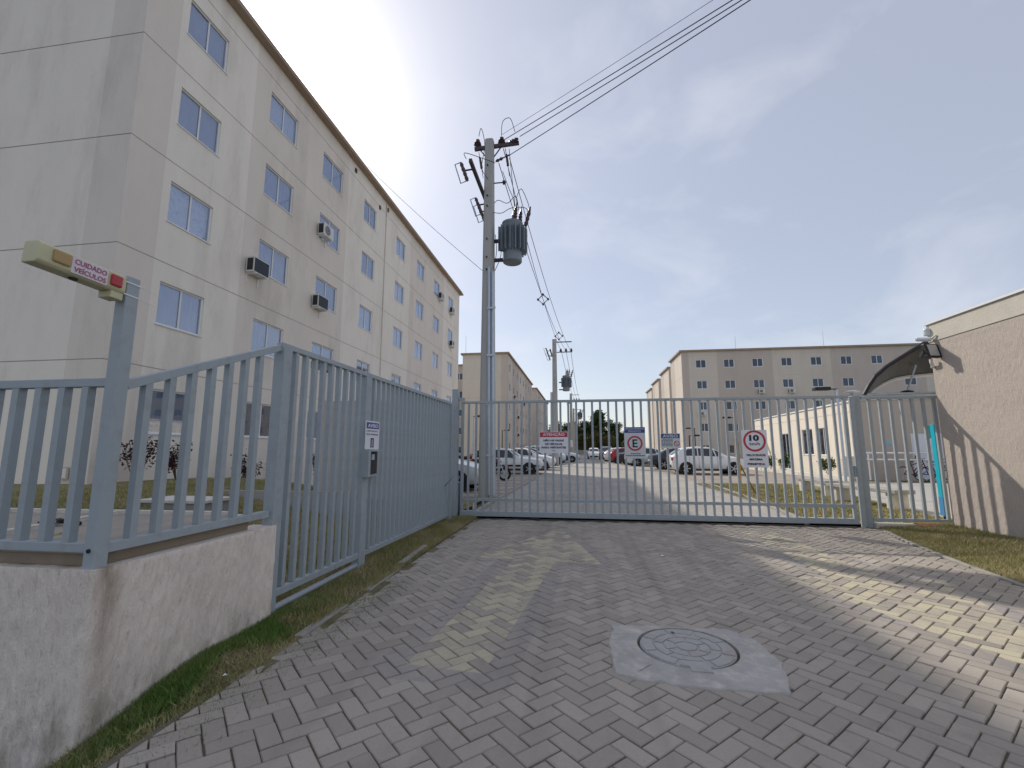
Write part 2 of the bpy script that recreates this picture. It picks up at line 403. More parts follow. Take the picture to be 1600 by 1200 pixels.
    w1 = mth('MULTIPLY', w1, 0.88)
    w2 = mth('MULTIPLY', mth('SUBTRACT', mth('ADD', wear, mth('MULTIPLY', rnd, 0.2)), 0.47), 2.6, clamp=True)
    base = mix(mth('MULTIPLY', mth('MULTIPLY', blu, w2), 0.42), base, (0.15, 0.16, 0.21))
    base = mix(mth('MULTIPLY', yel, w1), base, (0.52, 0.465, 0.33))
    L(base, b.inputs['Base Color'])
    bp = t.nodes.new('ShaderNodeBump'); bp.inputs['Strength'].default_value = 0.45; bp.inputs['Distance'].default_value = 0.004
    L(noise(140, 4, 0.8), bp.inputs['Height']); L(bp.outputs[0], b.inputs['Normal'])
    return m
PAV_O = paver_mat('paving_block_single', True)
PAV_S = paver_mat('paving_block_field', False)
SLAB = [(0.21, 4.03), (0.62, 4.06), (1.13, 4.06), (1.27, 3.88), (1.30, 3.5), (1.20, 3.09), (0.62, 3.09), (0.35, 3.12), (0.18, 3.2), (0.16, 3.6)]
def in_poly(x, y, poly):
    c = False; j = len(poly) - 1
    for i in range(len(poly)):
        xi, yi = poly[i]; xj, yj = poly[j]
        if (yi > y) != (yj > y) and x < (xj - xi) * (y - yi) / (yj - yi) + xi: c = not c
        j = i
    return c
JOINT = mat('joint_sand', (0.15, 0.135, 0.10), 0.95, 0, 0.3, 9.0, 0.6, 80, stain=(0.10, 0.11, 0.05), stain_scale=1.4, stain_amt=0.8)
bed = MB(); ny = 30
for j in range(ny):
    y0 = -4 + 13.55 * j / ny; y1 = -4 + 13.55 * (j + 1) / ny
    bed.quad((-2.2, y0, -0.0125), (edge_right(y0) + .03, y0, -0.0125), (edge_right(y1) + .03, y1, -0.0125), (-2.2, y1, -0.0125))
pavement = struct(bed.build('driveway_pavement', JOINT))
pit = 0.106; LB, WB, HB = 2 * pit - 0.0075, pit - 0.0075, 0.05
def paver_block(mb=None, M=None):
    mb = mb or MB(); c = 0.005; l, w = LB / 2, WB / 2
    v = [(-l, -w, -HB), (l, -w, -HB), (l, w, -HB), (-l, w, -HB), (-l, -w, -c), (l, -w, -c), (l, w, -c), (-l, w, -c),
         (-l + c, -w + c, 0), (l - c, -w + c, 0), (l - c, w - c, 0), (-l + c, w - c, 0)]
    if M: v = [M @ Vector(p) for p in v]
    f = []
    for k in (0, 4):
        for i in range(4): f.append((k + i, k + (i + 1) % 4, k + 4 + (i + 1) % 4, k + 4 + i))
    f.append((8, 9, 10, 11)); mb.add(v, f); return mb
blocks = []
ca, sa = math.cos(R(45)), math.sin(R(45)); N = 75
for i in range(-N, N + 40):
    for j in range(-N, N + 40):
        c = (i - j) % 4
        if c == 0: px, py, rot = (i + 1) * pit, (j + 0.5) * pit, 0
        elif c == 3: px, py, rot = (i + 0.5) * pit, (j + 1) * pit, 90
        else: continue
        x = px * ca - py * sa + 0.03; y = px * sa + py * ca + 0.02
        if y < -2.5 or y > 9.42 or x < -2.25 or x > edge_right(y) + 0.12: continue
        if in_poly(x, y, [(.72 + (a - .72) * .84, 3.58 + (b - 3.58) * .84) for a, b in SLAB]): continue
        blocks.append((x, y, rot))
def in_view(x, y):
    al = R(8.506); th = R(8.04)
    xx = x * math.cos(al) + y * math.sin(al); yy = -x * math.sin(al) + y * math.cos(al); Z = -CAM_H
    d = yy * math.cos(th) + Z * math.sin(th); up = -yy * math.sin(th) + Z * math.cos(th)
    if d < 0.3: return False
    return abs(715 * xx / d) < 830 and abs(715 * up / d) < 630
vis = sorted([b for b in blocks if in_view(b[0], b[1])], key=lambda b: b[0] ** 2 + b[1] ** 2)
single = set([b for b in vis if b[0] > -1.98][:298])
pm = paver_block().mesh('paver', PAV_O)
field = MB(); rr = random.Random(3); XE = -2.135
for b in blocks:
    x, y, rot = b
    dz = rr.gauss(0, 0.0018) - 0.004 * max(0, math.sin(x * 1.3 + y * 0.9)) ** 2 - 0.009 * math.exp(-((x - 0.15) ** 2 / .5 + (y - 4.6) ** 2 / 0.05)) * (rr.random())
    M = Matrix.Translation((x + rr.gauss(0, .0012), y + rr.gauss(0, .0012), dz)) @ Matrix.Rotation(R(45 + rot + rr.gauss(0, 0.55)), 4, 'Z') @ Matrix.Rotation(R(rr.gauss(0, 0.5)), 4, 'X') @ Matrix.Rotation(R(rr.gauss(0, 0.32)), 4, 'Y')
    l_, w_ = LB / 2, WB / 2
    cor = [M @ Vector(p) for p in ((-l_, -w_, 0), (l_, -w_, 0), (l_, w_, 0), (-l_, w_, 0))]
    if min(c_.x for c_ in cor) < XE or max(c_.x for c_ in cor) > edge_right(y) - .01:
        pl = [(c_.x, c_.y) for c_ in cor]
        for lim, sg in ((XE, 1), (edge_right(y) - .01, -1)):
            o_ = []
            for (ax_, ay_), (bx_, by_) in zip(pl, pl[1:] + pl[:1]):
                da, db = sg * (ax_ - lim), sg * (bx_ - lim)
                if da >= 0: o_.append((ax_, ay_))
                if da * db < 0: t_ = da / (da - db); o_.append((ax_ + (bx_ - ax_) * t_, ay_ + (by_ - ay_) * t_))
            pl = o_
        if len(pl) > 2:
            area = abs(sum(p[0] * q[1] - q[0] * p[1] for p, q in zip(pl, pl[1:] + pl[:1]))) / 2
            if area > .0025: field.prism(pl, -HB, dz)
        continue
    if b in single:
        o = mesh_obj('paver', pm, pavement); o.matrix_local = M
    else: paver_block(field, M)
fo = field.build('paver_field', PAV_S, pavement); fo['kind'] = 'stuff'

# concrete collar with a round manhole cover
SLABM = mat('slab_concrete', (0.41, 0.39, 0.365), 0.92, 0, 0.22, 6.0, 1.0, 26, stain=(0.66, 0.62, 0.55), stain_scale=7.0, stain_amt=0.85)
mh = thing('manhole', 'round iron manhole cover set in a pale rough concrete collar on the driveway', 'manhole', (0.72, 3.66, 0))
poly = []
rs = random.Random(5)
for (a, b), (c, d) in zip(SLAB, SLAB[1:] + SLAB[:1]):
    for k in range(9):
        t = k / 9; poly.append((a + (c - a) * t - .72 + rs.gauss(0, .006), b + (d - b) * t - 3.66 + rs.gauss(0, .006)))
cm = MB(); n = len(poly)
ring = [(0.345 * math.cos(math.atan2(q, p)), 0.345 * math.sin(math.atan2(q, p))) for p, q in poly]
inner = [(p * 0.975, q * 0.975) for p, q in poly]
layers = [[(p, q, -0.03) for p, q in poly], [(p, q, 0.010 + rs.gauss(0, .0022)) for p, q in inner]]
for tt in (.2, .4, .6, .8):
    layers.append([(a[0] + (c[0] - a[0]) * tt, a[1] + (c[1] - a[1]) * tt, 0.011 + rs.gauss(0, .0024)) for a, c in zip(inner, ring)])
layers += [[(p, q, 0.014) for p, q in ring], [(p, q, -0.02) for p, q in ring]]
cm.v = [p for l_ in layers for p in l_]
for i in range(n):
    j = (i + 1) % n
    for k in range(len(layers) - 1): cm.f.append((k * n + i, k * n + j, (k + 1) * n + j, (k + 1) * n + i)); cm.m.append(0)
cm.build('concrete_collar', SLABM, mh, smooth=True)
IRON = mat('cast_iron_worn', (0.40, 0.39, 0.38), 0.7, 0.15, 0.12, 14, 0.3, 120, stain=(0.33, 0.27, 0.21), stain_scale=5, stain_amt=0.7)
cv = MB(); cv.lathe((0, 0, -0.03), (0, 0, 1), [(0, 0.325), (0.038, 0.325), (0.041, 0.322)], 48)
cover = cv.build('cover', IRON, mh)
cv = MB()
for r0, r1, nseg in ((0.235, 0.315, 8), (0.165, 0.225, 6), (0.085, 0.155, 6)):
    for k in range(nseg):
        a0 = 2 * math.pi * (k + .06) / nseg + r0 * 5; a1 = 2 * math.pi * (k + .94) / nseg + r0 * 5; m_ = 7
        top = [(r0 * math.cos(a0 + (a1 - a0) * i / m_), r0 * math.sin(a0 + (a1 - a0) * i / m_)) for i in range(m_ + 1)] + \
              [(r1 * math.cos(a1 + (a0 - a1) * i / m_), r1 * math.sin(a1 + (a0 - a1) * i / m_)) for i in range(m_ + 1)]
        cv.prism(top, 0.011, 0.0165)
cv.prism([(0.07 * math.cos(2 * math.pi * k / 8), 0.07 * math.sin(2 * math.pi * k / 8)) for k in range(8)], 0.011, 0.0165)
cv.build('cover_relief', IRON, cover)
cv = MB(); cv.box(-0.05, 0.08, -0.385, -0.31, -0.02, 0.019); cv.build('hinge_lug', IRON, mh)
cv = MB(); cv.prism([(-.07, .25), (-.05, .26), (-.035, .235), (-.055, .225)], 0.0165, 0.0185); cv.build('key_slot', BLACKP, cover)

# kerb stones of the paving
KERB = mat('kerb_concrete', (0.33, 0.31, 0.28), 0.92, 0, 0.18, 5, 0.5, 60, stain=(0.16, 0.15, 0.09), stain_scale=2, stain_amt=0.7)
kr = random.Random(9)
for k, (y0, y1, x0, x1, top) in enumerate([(2.75, 3.35, -2.14, -2.14, -.004), (3.42, 4.15, -2.15, -2.16, 0.02), (4.6, 5.5, -2.17, -2.2, 0.012), (5.55, 6.6, -2.2, -2.25, 0.05), (6.75, 7.3, -2.26, -2.28, 0.02), (7.6, 8.5, -2.28, -2.3, 0.01)]):
    b = MB(); b.bar((x0, y0, top - 0.06), (x1, y1, top - 0.06), 0.075, 0.12)
    o = b.build('kerb_stone', KERB, pavement, bevel=0.008)
ye = [2.0, 2.9, 3.8, 4.7, 5.6, 6.5, 7.4, 8.3, 9.1]
for a, c in zip(ye, ye[1:]):
    b = MB(); b.bar((edge_right(a + .02) + .04, a + .02, -0.03), (edge_right(c) + .04, c, -0.03), 0.07, 0.09)
    b.build('kerb_stone', KERB, pavement, bevel=0.008)
# right-hand verge
rv = MB()
ys = [-2 + i * 0.5 for i in range(24)]
for a, c in zip(ys, ys[1:]):
    for k in range(5):
        def pt(y, t): x0 = edge_right(y) + 0.06; return (x0 + (7.6 - x0) * t, y, 0.004 + 0.09 * sm(t * 1.4) + 0.01 * math.sin(5 * y + 9 * t))
        rv.quad(pt(a, k / 5), pt(a, (k + 1) / 5), pt(c, (k + 1) / 5), pt(c, k / 5))
struct(rv.build('grass_verge', LAWN, smooth=True))

# ------------------------------------------------------------------ inside the gate: road, parking, lawn
def road_mat():
    m = bpy.data.materials.new('inner_paving'); m.use_nodes = True; t = m.node_tree; b = t.nodes['Principled BSDF']
    b.inputs['Roughness'].default_value = 0.9; b.inputs['Specular IOR Level'].default_value = 0.25
    g = t.nodes.new('ShaderNodeNewGeometry'); mp = t.nodes.new('ShaderNodeMapping'); mp.inputs['Rotation'].default_value = (0, 0, R(45))
    t.links.new(g.outputs['Position'], mp.inputs[0])
    br = t.nodes.new('ShaderNodeTexBrick'); br.inputs['Scale'].default_value = 1.0; br.inputs['Brick Width'].default_value = 0.21; br.inputs['Row Height'].default_value = 0.106; br.inputs['Mortar Size'].default_value = 0.007
    br.inputs['Color1'].default_value = (0.38, 0.355, 0.325, 1); br.inputs['Color2'].default_value = (0.45, 0.42, 0.38, 1); br.inputs['Mortar'].default_value = (0.2, 0.185, 0.16, 1)
    t.links.new(mp.outputs[0], br.inputs['Vector'])
    n = t.nodes.new('ShaderNodeTexNoise'); n.inputs['Scale'].default_value = 0.6; n.inputs['Detail'].default_value = 6; t.links.new(g.outputs['Position'], n.inputs['Vector'])
    mx = t.nodes.new('ShaderNodeMix'); mx.data_type = 'RGBA'; mx.blend_type = 'MULTIPLY'; mx.inputs[0].default_value = 0.5
    t.links.new(br.outputs[0], mx.inputs[6]); t.links.new(n.outputs[0], mx.inputs[7])
    mx2 = t.nodes.new('ShaderNodeVectorMath'); mx2.operation = 'SCALE'; mx2.inputs['Scale'].default_value = 1.25
    t.links.new(mx.outputs[2], mx2.inputs[0]); t.links.new(mx2.outputs[0], b.inputs['Base Color'])
    return m
ROAD = road_mat()
TRACK = mat('gate_track_concrete', (0.22, 0.215, 0.21), 0.9, 0, 0.15, 5, 0.4, 60)
s = MB(); s.box(-2.75, 5.45, 9.42, 9.86, -0.12, -0.062); tr = struct(s.build('gate_track', TRACK))
s = MB(); s.box(-2.5, 5.0, 9.545, 9.575, -0.062, -0.004); s.build('track_rail', DARKM, tr)
s = MB(); s.add([(-2.36, 9.86, -.008), (4.28, 9.86, -.008), (4.75, 14.5, -.008), (4.95, 18, -.008), (5.2, 60, -.008), (6.0, 170, -.008), (-3.0, 170, -.008), (-2.2, 22, -.008), (-2.36, 13, -.008)], [tuple(range(9))])
struct(s.build('road', ROAD))
PARK = mat('parking_paving', (0.30, 0.245, 0.20), 0.9, 0, 0.18, 2.0, 0.4, 30, stain=(0.36, 0.32, 0.26), stain_scale=0.5)
s = MB(); s.quad((-9.9, 13.6, -0.012), (-2.2, 13.6, -0.012), (-2.2, 75, -.012), (-9.2, 75, -.012)); lotl = struct(s.build('parking_lot', PARK))
s = MB(); s.quad((4.95, 20.5, -0.012), (11.7, 20.5, -0.012), (12.2, 75, -.012), (5.2, 75, -.012)); lotr = struct(s.build('parking_lot', PARK))
LINE = mat('line_paint', (0.66, 0.63, 0.57), 0.8, 0, 0.12, 12, stain=(0.35, 0.32, 0.28), stain_scale=4, stain_amt=0.7)
for k in range(14):
    y = 14.2 + k * 1.0 + (k % 3) * 0.12
    s = MB(); s.box(-6.6 - (k % 2) * .6, -2.55, y, y + 0.10 + 0.05 * (k % 2), -0.010, -0.006); s.build('painted_line', LINE, lotl)
for k in range(9):
    y = 21.2 + k * 0.95
    s = MB(); s.box(5.3 + .25 * (k % 3), 10.8 - .5 * (k % 2), y, y + 0.11, -0.010, -0.006); s.build('painted_line', LINE, lotr)
for y in (34.5, 38, 43.5, 48.5):
    s = MB(); s.box(-6.8, -2.5, y, y + .12, -0.010, -0.006); s.build('painted_line', LINE, lotl)
    s = MB(); s.box(5.4, 9.8, y, y + .12, -0.010, -0.006); s.build('painted_line', LINE, lotr)
s = MB(); s.add([(4.32, 9.86, 0.0), (7.4, 9.86, .02), (7.4, 11.4, .02), (9.0, 20.4, .02), (5.02, 20.4, .0), (4.99, 18, .0), (4.79, 14.5, 0.0)], [tuple(range(7))]); struct(s.build('inner_verge', LAWN))
s = MB(); s.add([(7.42, 9.86, -.003), (30, 9.86, -.003), (30, 26, -.003), (9.02, 20.4, -.003), (7.42, 11.4, -.003)], [tuple(range(5))]); struct(s.build('courtyard_path', mat('path_concrete', (0.40, 0.38, 0.345), 0.9, 0, 0.12, 2, .3, 40))) 
inner_kerb = MB()
for a, c in (((-2.36, 9.9), (-2.36, 13.0)), ((-2.36, 13.0), (-2.2, 22)), ((4.3, 9.9), (4.77, 14.5)), ((4.77, 14.5), (4.98, 18)), ((4.98, 18), (5.03, 20.4))):
    n_ = max(1, int(math.dist(a, c) / 1.2))
    for k in range(n_):
        p = [a[i] + (c[i] - a[i]) * (k + .01) / n_ for i in (0, 1)]; q = [a[i] + (c[i] - a[i]) * (k + .99) / n_ for i in (0, 1)]
        b = MB(); b.bar((p[0], p[1], 0.0), (q[0], q[1], 0.0), 0.1, 0.1); b.build('kerb_stone', KERB, bpy.data.objects['road'], bevel=.01)
# planted strip kerb in front of the hall
for k in range(5):
    b = MB(); b.bar((11.75 - 0.0 * k, 22.5 + k * 3.4, 0.06), (11.75, 25.8 + k * 3.4, 0.06), 0.15, 0.22); b.build('kerb_stone', LINE, lotr, bevel=.01)

# ------------------------------------------------------------------ grass blades
def grass_mat(name, c1, c2, c3):
    m = bpy.data.materials.new(name); m.use_nodes = True; t = m.node_tree; b = t.nodes['Principled BSDF']
    b.inputs['Roughness'].default_value = 0.7; b.inputs['Specular IOR Level'].default_value = 0.2
    g = t.nodes.new('ShaderNodeNewGeometry'); r = t.nodes.new('ShaderNodeValToRGB')
    r.color_ramp.elements[0].color = tuple(c1) + (1,); r.color_ramp.elements[1].color = tuple(c3) + (1,)
    e = r.color_ramp.elements.new(0.55); e.color = tuple(c2) + (1,)
    n = t.nodes.new('ShaderNodeTexNoise'); n.inputs['Scale'].default_value = 1.6; n.inputs['Detail'].default_value = 4; t.links.new(g.outputs['Position'], n.inputs['Vector'])
    a = t.nodes.new('ShaderNodeMath'); a.operation = 'MULTIPLY_ADD'; a.inputs[1].default_value = 0.5; t.links.new(g.outputs['Random Per Island'], a.inputs[0])
    s_ = t.nodes.new('ShaderNodeMath'); s_.operation = 'MULTIPLY_ADD'; s_.inputs[1].default_value = 1.5; s_.inputs[2].default_value = -0.5; t.links.new(n.outputs[0], s_.inputs[0])
    t.links.new(s_.outputs[0], a.inputs[2]); t.links.new(a.outputs[0], r.inputs[0]); t.links.new(r.outputs[0], b.inputs['Base Color'])
    return m
def blades(name, P, h, w, lean, material, label):
    n = len(P); ang = rng.uniform(0, 2 * np.pi, n); hh = h * rng.uniform(0.4, 1.25, n); ww = w * rng.uniform(0.6, 1.3, n)
    la = rng.uniform(0, 2 * np.pi, n); le = lean * rng.uniform(0, 1, n) * hh
    dx = np.stack([np.cos(ang) * ww, np.sin(ang) * ww, np.zeros(n)], 1); tip = np.stack([np.cos(la) * le, np.sin(la) * le, hh], 1)
    V = np.stack([P - dx, P + dx, P + tip], 1).reshape(-1, 3)
    o = mesh_obj(name, np_mesh(name, V, 3, material)); tag(o, label, 'grass', kind='stuff'); return o
GR_GREEN = grass_mat('grass_green', (0.075, 0.18, 0.03), (0.17, 0.25, 0.06), (0.40, 0.34, 0.19))
GR_DRY = grass_mat('grass_dry', (0.19, 0.21, 0.07), (0.36, 0.32, 0.15), (0.52, 0.43, 0.27))
# lush strip under the retaining wall
n = 24000; y = rng.uniform(1.2, 4.3, n); x = -2.59 + np.abs(rng.normal(0, 0.11, n)) * (1.1 + .7 * np.sin(y * 6.1 + 1.3 * np.sin(y * 3.7))); keep = x < -2.1 + 0.1 * np.sin(y * 5); P = np.stack([x, y, 0.015 - 0.16 * np.array([sm(q) for q in (3.0 - y) / 1.1])], 1)[keep]
blades('wall_foot_grass', P, 0.05, 0.003, 1.3, GR_GREEN, 'bright green grass along the foot of the rendered retaining wall')
n = 42000; y = rng.uniform(3.6, 9.5, n); x = rng.uniform(-2.9, -2.15, n) ; keep = rng.uniform(0, 1, n) < (0.35 + 0.65 * (np.sin(x * 11 + y * 3) * np.sin(y * 2.3) > -0.35)); P = np.stack([x, y, np.full(n, 0.015)], 1)[keep]
blades('fence_foot_grass', P, 0.05, 0.0035, 1.1, GR_DRY, 'patchy short grass strip below the long side fence')
n = 70000; x = rng.uniform(-9.5, -2.8, n); y = rng.uniform(4.3, 11.5, n); P = np.stack([x, y, np.array([lawn_h(a, b) for a, b in zip(x, y)])], 1)
blades('lawn_grass', P, 0.055, 0.006, 1.0, GR_DRY, 'mown lawn between the side fence and the tall left block')
n = 60000; y = rng.uniform(2.5, 9.5, n); t_ = rng.uniform(0, 1, n); e = np.array([edge_right(b) for b in y]) + .07; x = e + (6.45 - e) * t_
z = 0.004 + 0.09 * np.array([sm(q) for q in (x - e) / (7.6 - e) * 1.4]); P = np.stack([x, y, z], 1)
blades('verge_grass', P, 0.045, 0.004, 1.2, GR_DRY, 'sunlit dry grass between the paving and the guardhouse wall')
n = 22000; y = rng.uniform(9.9, 20, n); x = rng.uniform(4.5, 8.2, n); keep = x < 7.3 + (y - 11.4).clip(0) * 0.17; P = np.stack([x, y, np.full(n, 0.01)], 1)[keep]
blades('courtyard_grass', P, 0.05, 0.009, 1.0, GR_DRY, 'grass around the concrete benches behind the gate')
# moss and blades growing out of the block joints near the left edge
n = 2500; y = rng.uniform(1.5, 5, n); x = -2.1 + np.abs(rng.normal(0, 0.14, n)); P = np.stack([x, y, np.full(n, -0.01)], 1)
blades('joint_grass', P, 0.022, 0.003, 1.0, GR_GREEN, 'tiny grass tufts between the paving blocks at the left edge')

n = 14000; y = rng.uniform(1.3, 4.2, n); x = rng.uniform(-2.6, -2.12, n); P = np.stack([x, y, 0.0 - 0.16 * np.array([sm(q) for q in (3.0 - y) / 1.1]) * np.where(x < -2.3, 1, .25)], 1)
blades('dry_edge_grass', P, 0.03, 0.003, 1.8, GR_DRY, 'dry flattened grass along the cut edge of the driveway blocks')

# ================================================================== RETAINING WALL
from mathutils import noise as MN
def render_mat(name, col, rust=False):
    """trowelled render with vertical drag marks"""
    m = bpy.data.materials.new(name); m.use_nodes = True; t = m.node_tree; b = t.nodes['Principled BSDF']; L = t.links.new
    b.inputs['Roughness'].default_value = 0.93; b.inputs['Specular IOR Level'].default_value = 0.15
    g = t.nodes.new('ShaderNodeNewGeometry')
    def nz(scale, st=(1, 1, 1), det=6, ro=.6):
        mp = t.nodes.new('ShaderNodeMapping'); mp.inputs['Scale'].default_value = st; L(g.outputs['Position'], mp.inputs[0])
        n = t.nodes.new('ShaderNodeTexNoise'); n.inputs['Scale'].default_value = scale; n.inputs['Detail'].default_value = det; n.inputs['Roughness'].default_value = ro
        L(mp.outputs[0], n.inputs[0]); return n.outputs[0]
    def mr(v, a, c, d=0., e=1.):
        n = t.nodes.new('ShaderNodeMapRange'); n.inputs[1].default_value = a; n.inputs[2].default_value = c; n.inputs[3].default_value = d; n.inputs[4].default_value = e; L(v, n.inputs[0]); return n.outputs[0]
    def mix(f, a, c):
        n = t.nodes.new('ShaderNodeMix'); n.data_type = 'RGBA'; L(f, n.inputs[0])
        for k, v in ((6, a), (7, c)):
            if isinstance(v, tuple): n.inputs[k].default_value = v + (1,)
            else: L(v, n.inputs[k])
        return n.outputs[2]
    def mul(a, c):
        n = t.nodes.new('ShaderNodeMath'); n.operation = 'MULTIPLY'; L(a, n.inputs[0])
        if isinstance(c, float): n.inputs[1].default_value = c
        else: L(c, n.inputs[1])
        return n.outputs[0]
    base = mix(nz(3.0), tuple(c * .86 for c in col), tuple(min(1, c * 1.12) for c in col))
    base = mix(mr(nz(60, (1, 1, .28), 4, .75), .57, .66, 0, .7), base, tuple(c * .62 for c in col))
    base = mix(mr(nz(1.6, (1.5, 1.5, .25)), .55, .8, 0, .4), base, (0.50, 0.45, 0.40))
    if rust:
        s = t.nodes.new('ShaderNodeSeparateXYZ'); L(g.outputs['Position'], s.inputs[0])
        # rust run below the fence post at the corner
        n = t.nodes.new('ShaderNodeMath'); n.operation = 'SUBTRACT'; L(s.outputs[1], n.inputs[0]); n.inputs[1].default_value = 2.29
        a = t.nodes.new('ShaderNodeMath'); a.operation = 'ABSOLUTE'; L(n.outputs[0], a.inputs[0])
        run = mul(mul(mr(a.outputs[0], 0.02, 0.11, 1, 0), mr(s.outputs[2], 0.12, 0.75, .15, 1)), mr(nz(9, (1, 1, .25)), .3, .62))
        base = mix(mul(run, .8), base, (0.27, 0.19, 0.115))
        moss = mul(mr(s.outputs[2], 0.02, 0.26, 1, 0), mr(nz(6, (1, 1, .35), 7, .7), .42, .62))
        base = mix(mul(moss, .55), base, (0.14, 0.125, 0.07))
    L(base, b.inputs['Base Color'])
    bp = t.nodes.new('ShaderNodeBump'); bp.inputs['Strength'].default_value = 1.0; bp.inputs['Distance'].default_value = 0.010
    ad = t.nodes.new('ShaderNodeMath'); ad.operation = 'ADD'; L(nz(45, (1, 1, .4), 5, .75), ad.inputs[0]); L(mul(nz(130, (1, 1, .4), 4), .8), ad.inputs[1])
    L(ad.outputs[0], bp.inputs['Height']); L(bp.outputs[0], b.inputs['Normal'])
    return m
REND = render_mat('rendered_wall', (0.90, 0.80, 0.71), True)
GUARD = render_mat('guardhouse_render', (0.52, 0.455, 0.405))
def rough_face(mb, P, u0, u1, z0, z1, du, amp):
    nu = max(2, int((u1 - u0) / du)); nz_ = max(2, int((z1 - z0) / (du * 1.3))); k = len(mb.v)
    for i in range(nu + 1):
        for j in range(nz_ + 1):
            u = u0 + (u1 - u0) * i / nu; z = z0 + (z1 - z0) * j / nz_
            d = 0
            if 0 < i < nu and 0 < j < nz_:
                p = Vector(P(u, z, 0)); d = amp * (abs(MN.noise((p.x * 30, p.y * 30, p.z * 6))) * -1.0 + 0.9 * MN.noise((p.x * 44, p.y * 44, p.z * 11 + 5)) + .7 * MN.noise((p.x * 2, p.y * 2, p.z * 2)) + .3)
            mb.v.append(P(u, z, d))
    for i in range(nu):
        for j in range(nz_):
            a = k + i * (nz_ + 1) + j; mb.f.append((a, a + nz_ + 1, a + nz_ + 2, a + 1)); mb.m.append(0)
w = MB()
rough_face(w, lambda u, z, d: (-2.58 + d, u, z), 2.2, 3.69, -0.3, 0.775, 0.011, 0.010)
rough_face(w, lambda u, z, d: (u, 2.2 - d, z), -4.2, -2.58, -0.3, 0.775, 0.014, 0.010)
w.quad((-14, 2.2, -.3), (-4.2, 2.2, -.3), (-4.2, 2.2, .775), (-14, 2.2, .775))
w.quad((-14, 2.2, .775), (-2.58, 2.2, .775), (-2.8, 2.42, .775), (-14, 2.42, .775))
w.quad((-2.58, 2.2, .775), (-2.58, 3.69, .775), (-2.8, 3.69, .775), (-2.8, 2.42, .775))
w.quad((-2.58, 3.69, -.08), (-2.8, 3.69, -.08), (-2.8, 3.69, .775), (-2.58, 3.69, .775))
w.quad((-2.8, 2.42, -.08), (-2.8, 3.69, -.08), (-2.8, 3.69, .775), (-2.8, 2.42, .775))
w.quad((-14, 2.42, -.08), (-2.8, 2.42, -.08), (-2.8, 2.42, .775), (-14, 2.42, .775))
rw = w.build('retaining_wall', REND, smooth=True, fix=False)
tag(rw, 'low pale rendered retaining wall with rust stain at its corner, under the railing', 'wall')
WOOD = mat('weathered_board', (0.26, 0.21, 0.155), 0.9, 0, 0.2, 8, .4, 60, stretch=(1, .1, 1))
b = MB(); b.box(-2.72, -2.665, 2.34, 3.45, 0.777, 0.835); b.build('coping_board', WOOD, rw)
b = MB(); b.box(-4.6, -2.74, 2.27, 2.33, 0.777, 0.835); b.build('coping_board', WOOD, rw)

# ================================================================== FENCES
FX = -2.65
def bars(parent, pts, w=.046, d=.046):
    cache = {}
    for (x, y, z0, z1) in pts:
        key = (round(z1 - z0, 3), w, d)
        if key not in cache: m_ = MB(); m_.box(-w / 2, w / 2, -d / 2, d / 2, 0, z1 - z0); cache[key] = m_.mesh('bar', STEEL)
        o = mesh_obj('bar', cache[key], parent); o.location = (x, y, z0)
def bld(name, parent, fn, m=None, bevel=0.004):
    b = MB(); fn(b); return b.build(name, m or STEEL, parent, bevel=bevel)
f1 = thing('metal_railing', 'grey steel railing on top of the retaining wall facing the street, at the left edge', 'railing')
bld('top_rail', f1, lambda b: b.box(-9, -2.688, 2.235, 2.285, 1.775, 1.825)); bld('bottom_rail', f1, lambda b: b.box(-9, -2.688, 2.23, 2.29, 0.855, 0.905))
bars(f1, [(-2.84 - .162 * k, 2.26, .905, 1.775) for k in range(30)])
f2 = thing('metal_railing', 'short grey railing with a rising top rail beside the warning light post', 'railing')
bld('top_rail', f2, lambda b: b.bar((FX, 2.297, 1.79), (FX, 3.66, 2.315), .05, .055)); bld('bottom_rail', f2, lambda b: b.box(FX - .03, FX + .03, 2.297, 3.64, .845, .90))
bars(f2, [(FX, y, .90, 1.78 + (y - 2.32) / 1.34 * .515) for y in [2.44 + .163 * k for k in range(7)]])
bld('post', f2, lambda b: b.box(FX - .036, FX + .036, 2.215, 2.295, .70, 2.43), bevel=.006)
bld('bolt', f2, lambda b: b.cyl((FX + .0, 2.208, .87), (FX + .0, 2.216, .87), .012, n=8), BLACKP, 0)
f3 = thing('metal_fence', 'long tall grey steel fence of vertical bars running back to the sliding gate', 'fence')
bld('top_rail', f3, lambda b: b.box(FX - .03, FX + .03, 3.66, 9.24, 2.315, 2.365))
bld('bottom_rail', f3, lambda b: b.bar((FX, 3.76, .19), (FX, 9.2, .115), .06, .06)); bld('ground_pipe', f3, lambda b: b.cyl((FX + .02, 3.76, .07), (FX, 5.35, .06), .028, n=10), bevel=0)
bld('post', f3, lambda b: b.box(FX - .05, FX + .05, 3.66, 3.78, -.02, 2.315)); bld('post', f3, lambda b: b.box(FX - .06, FX + .04, 5.29, 5.44, -.02, 2.315)); bld('post', f3, lambda b: b.box(FX - .05, FX + .05, 9.06, 9.2, -.02, 2.315))
def fz(y): return .19 - (y - 3.76) / 5.44 * .075 + .03
bars(f3, [(FX, round(y, 3), round(fz(y), 2), 2.315) for y in [3.9 + .158 * k for k in range(9)] + [5.57 + .158 * k for k in range(23)]])
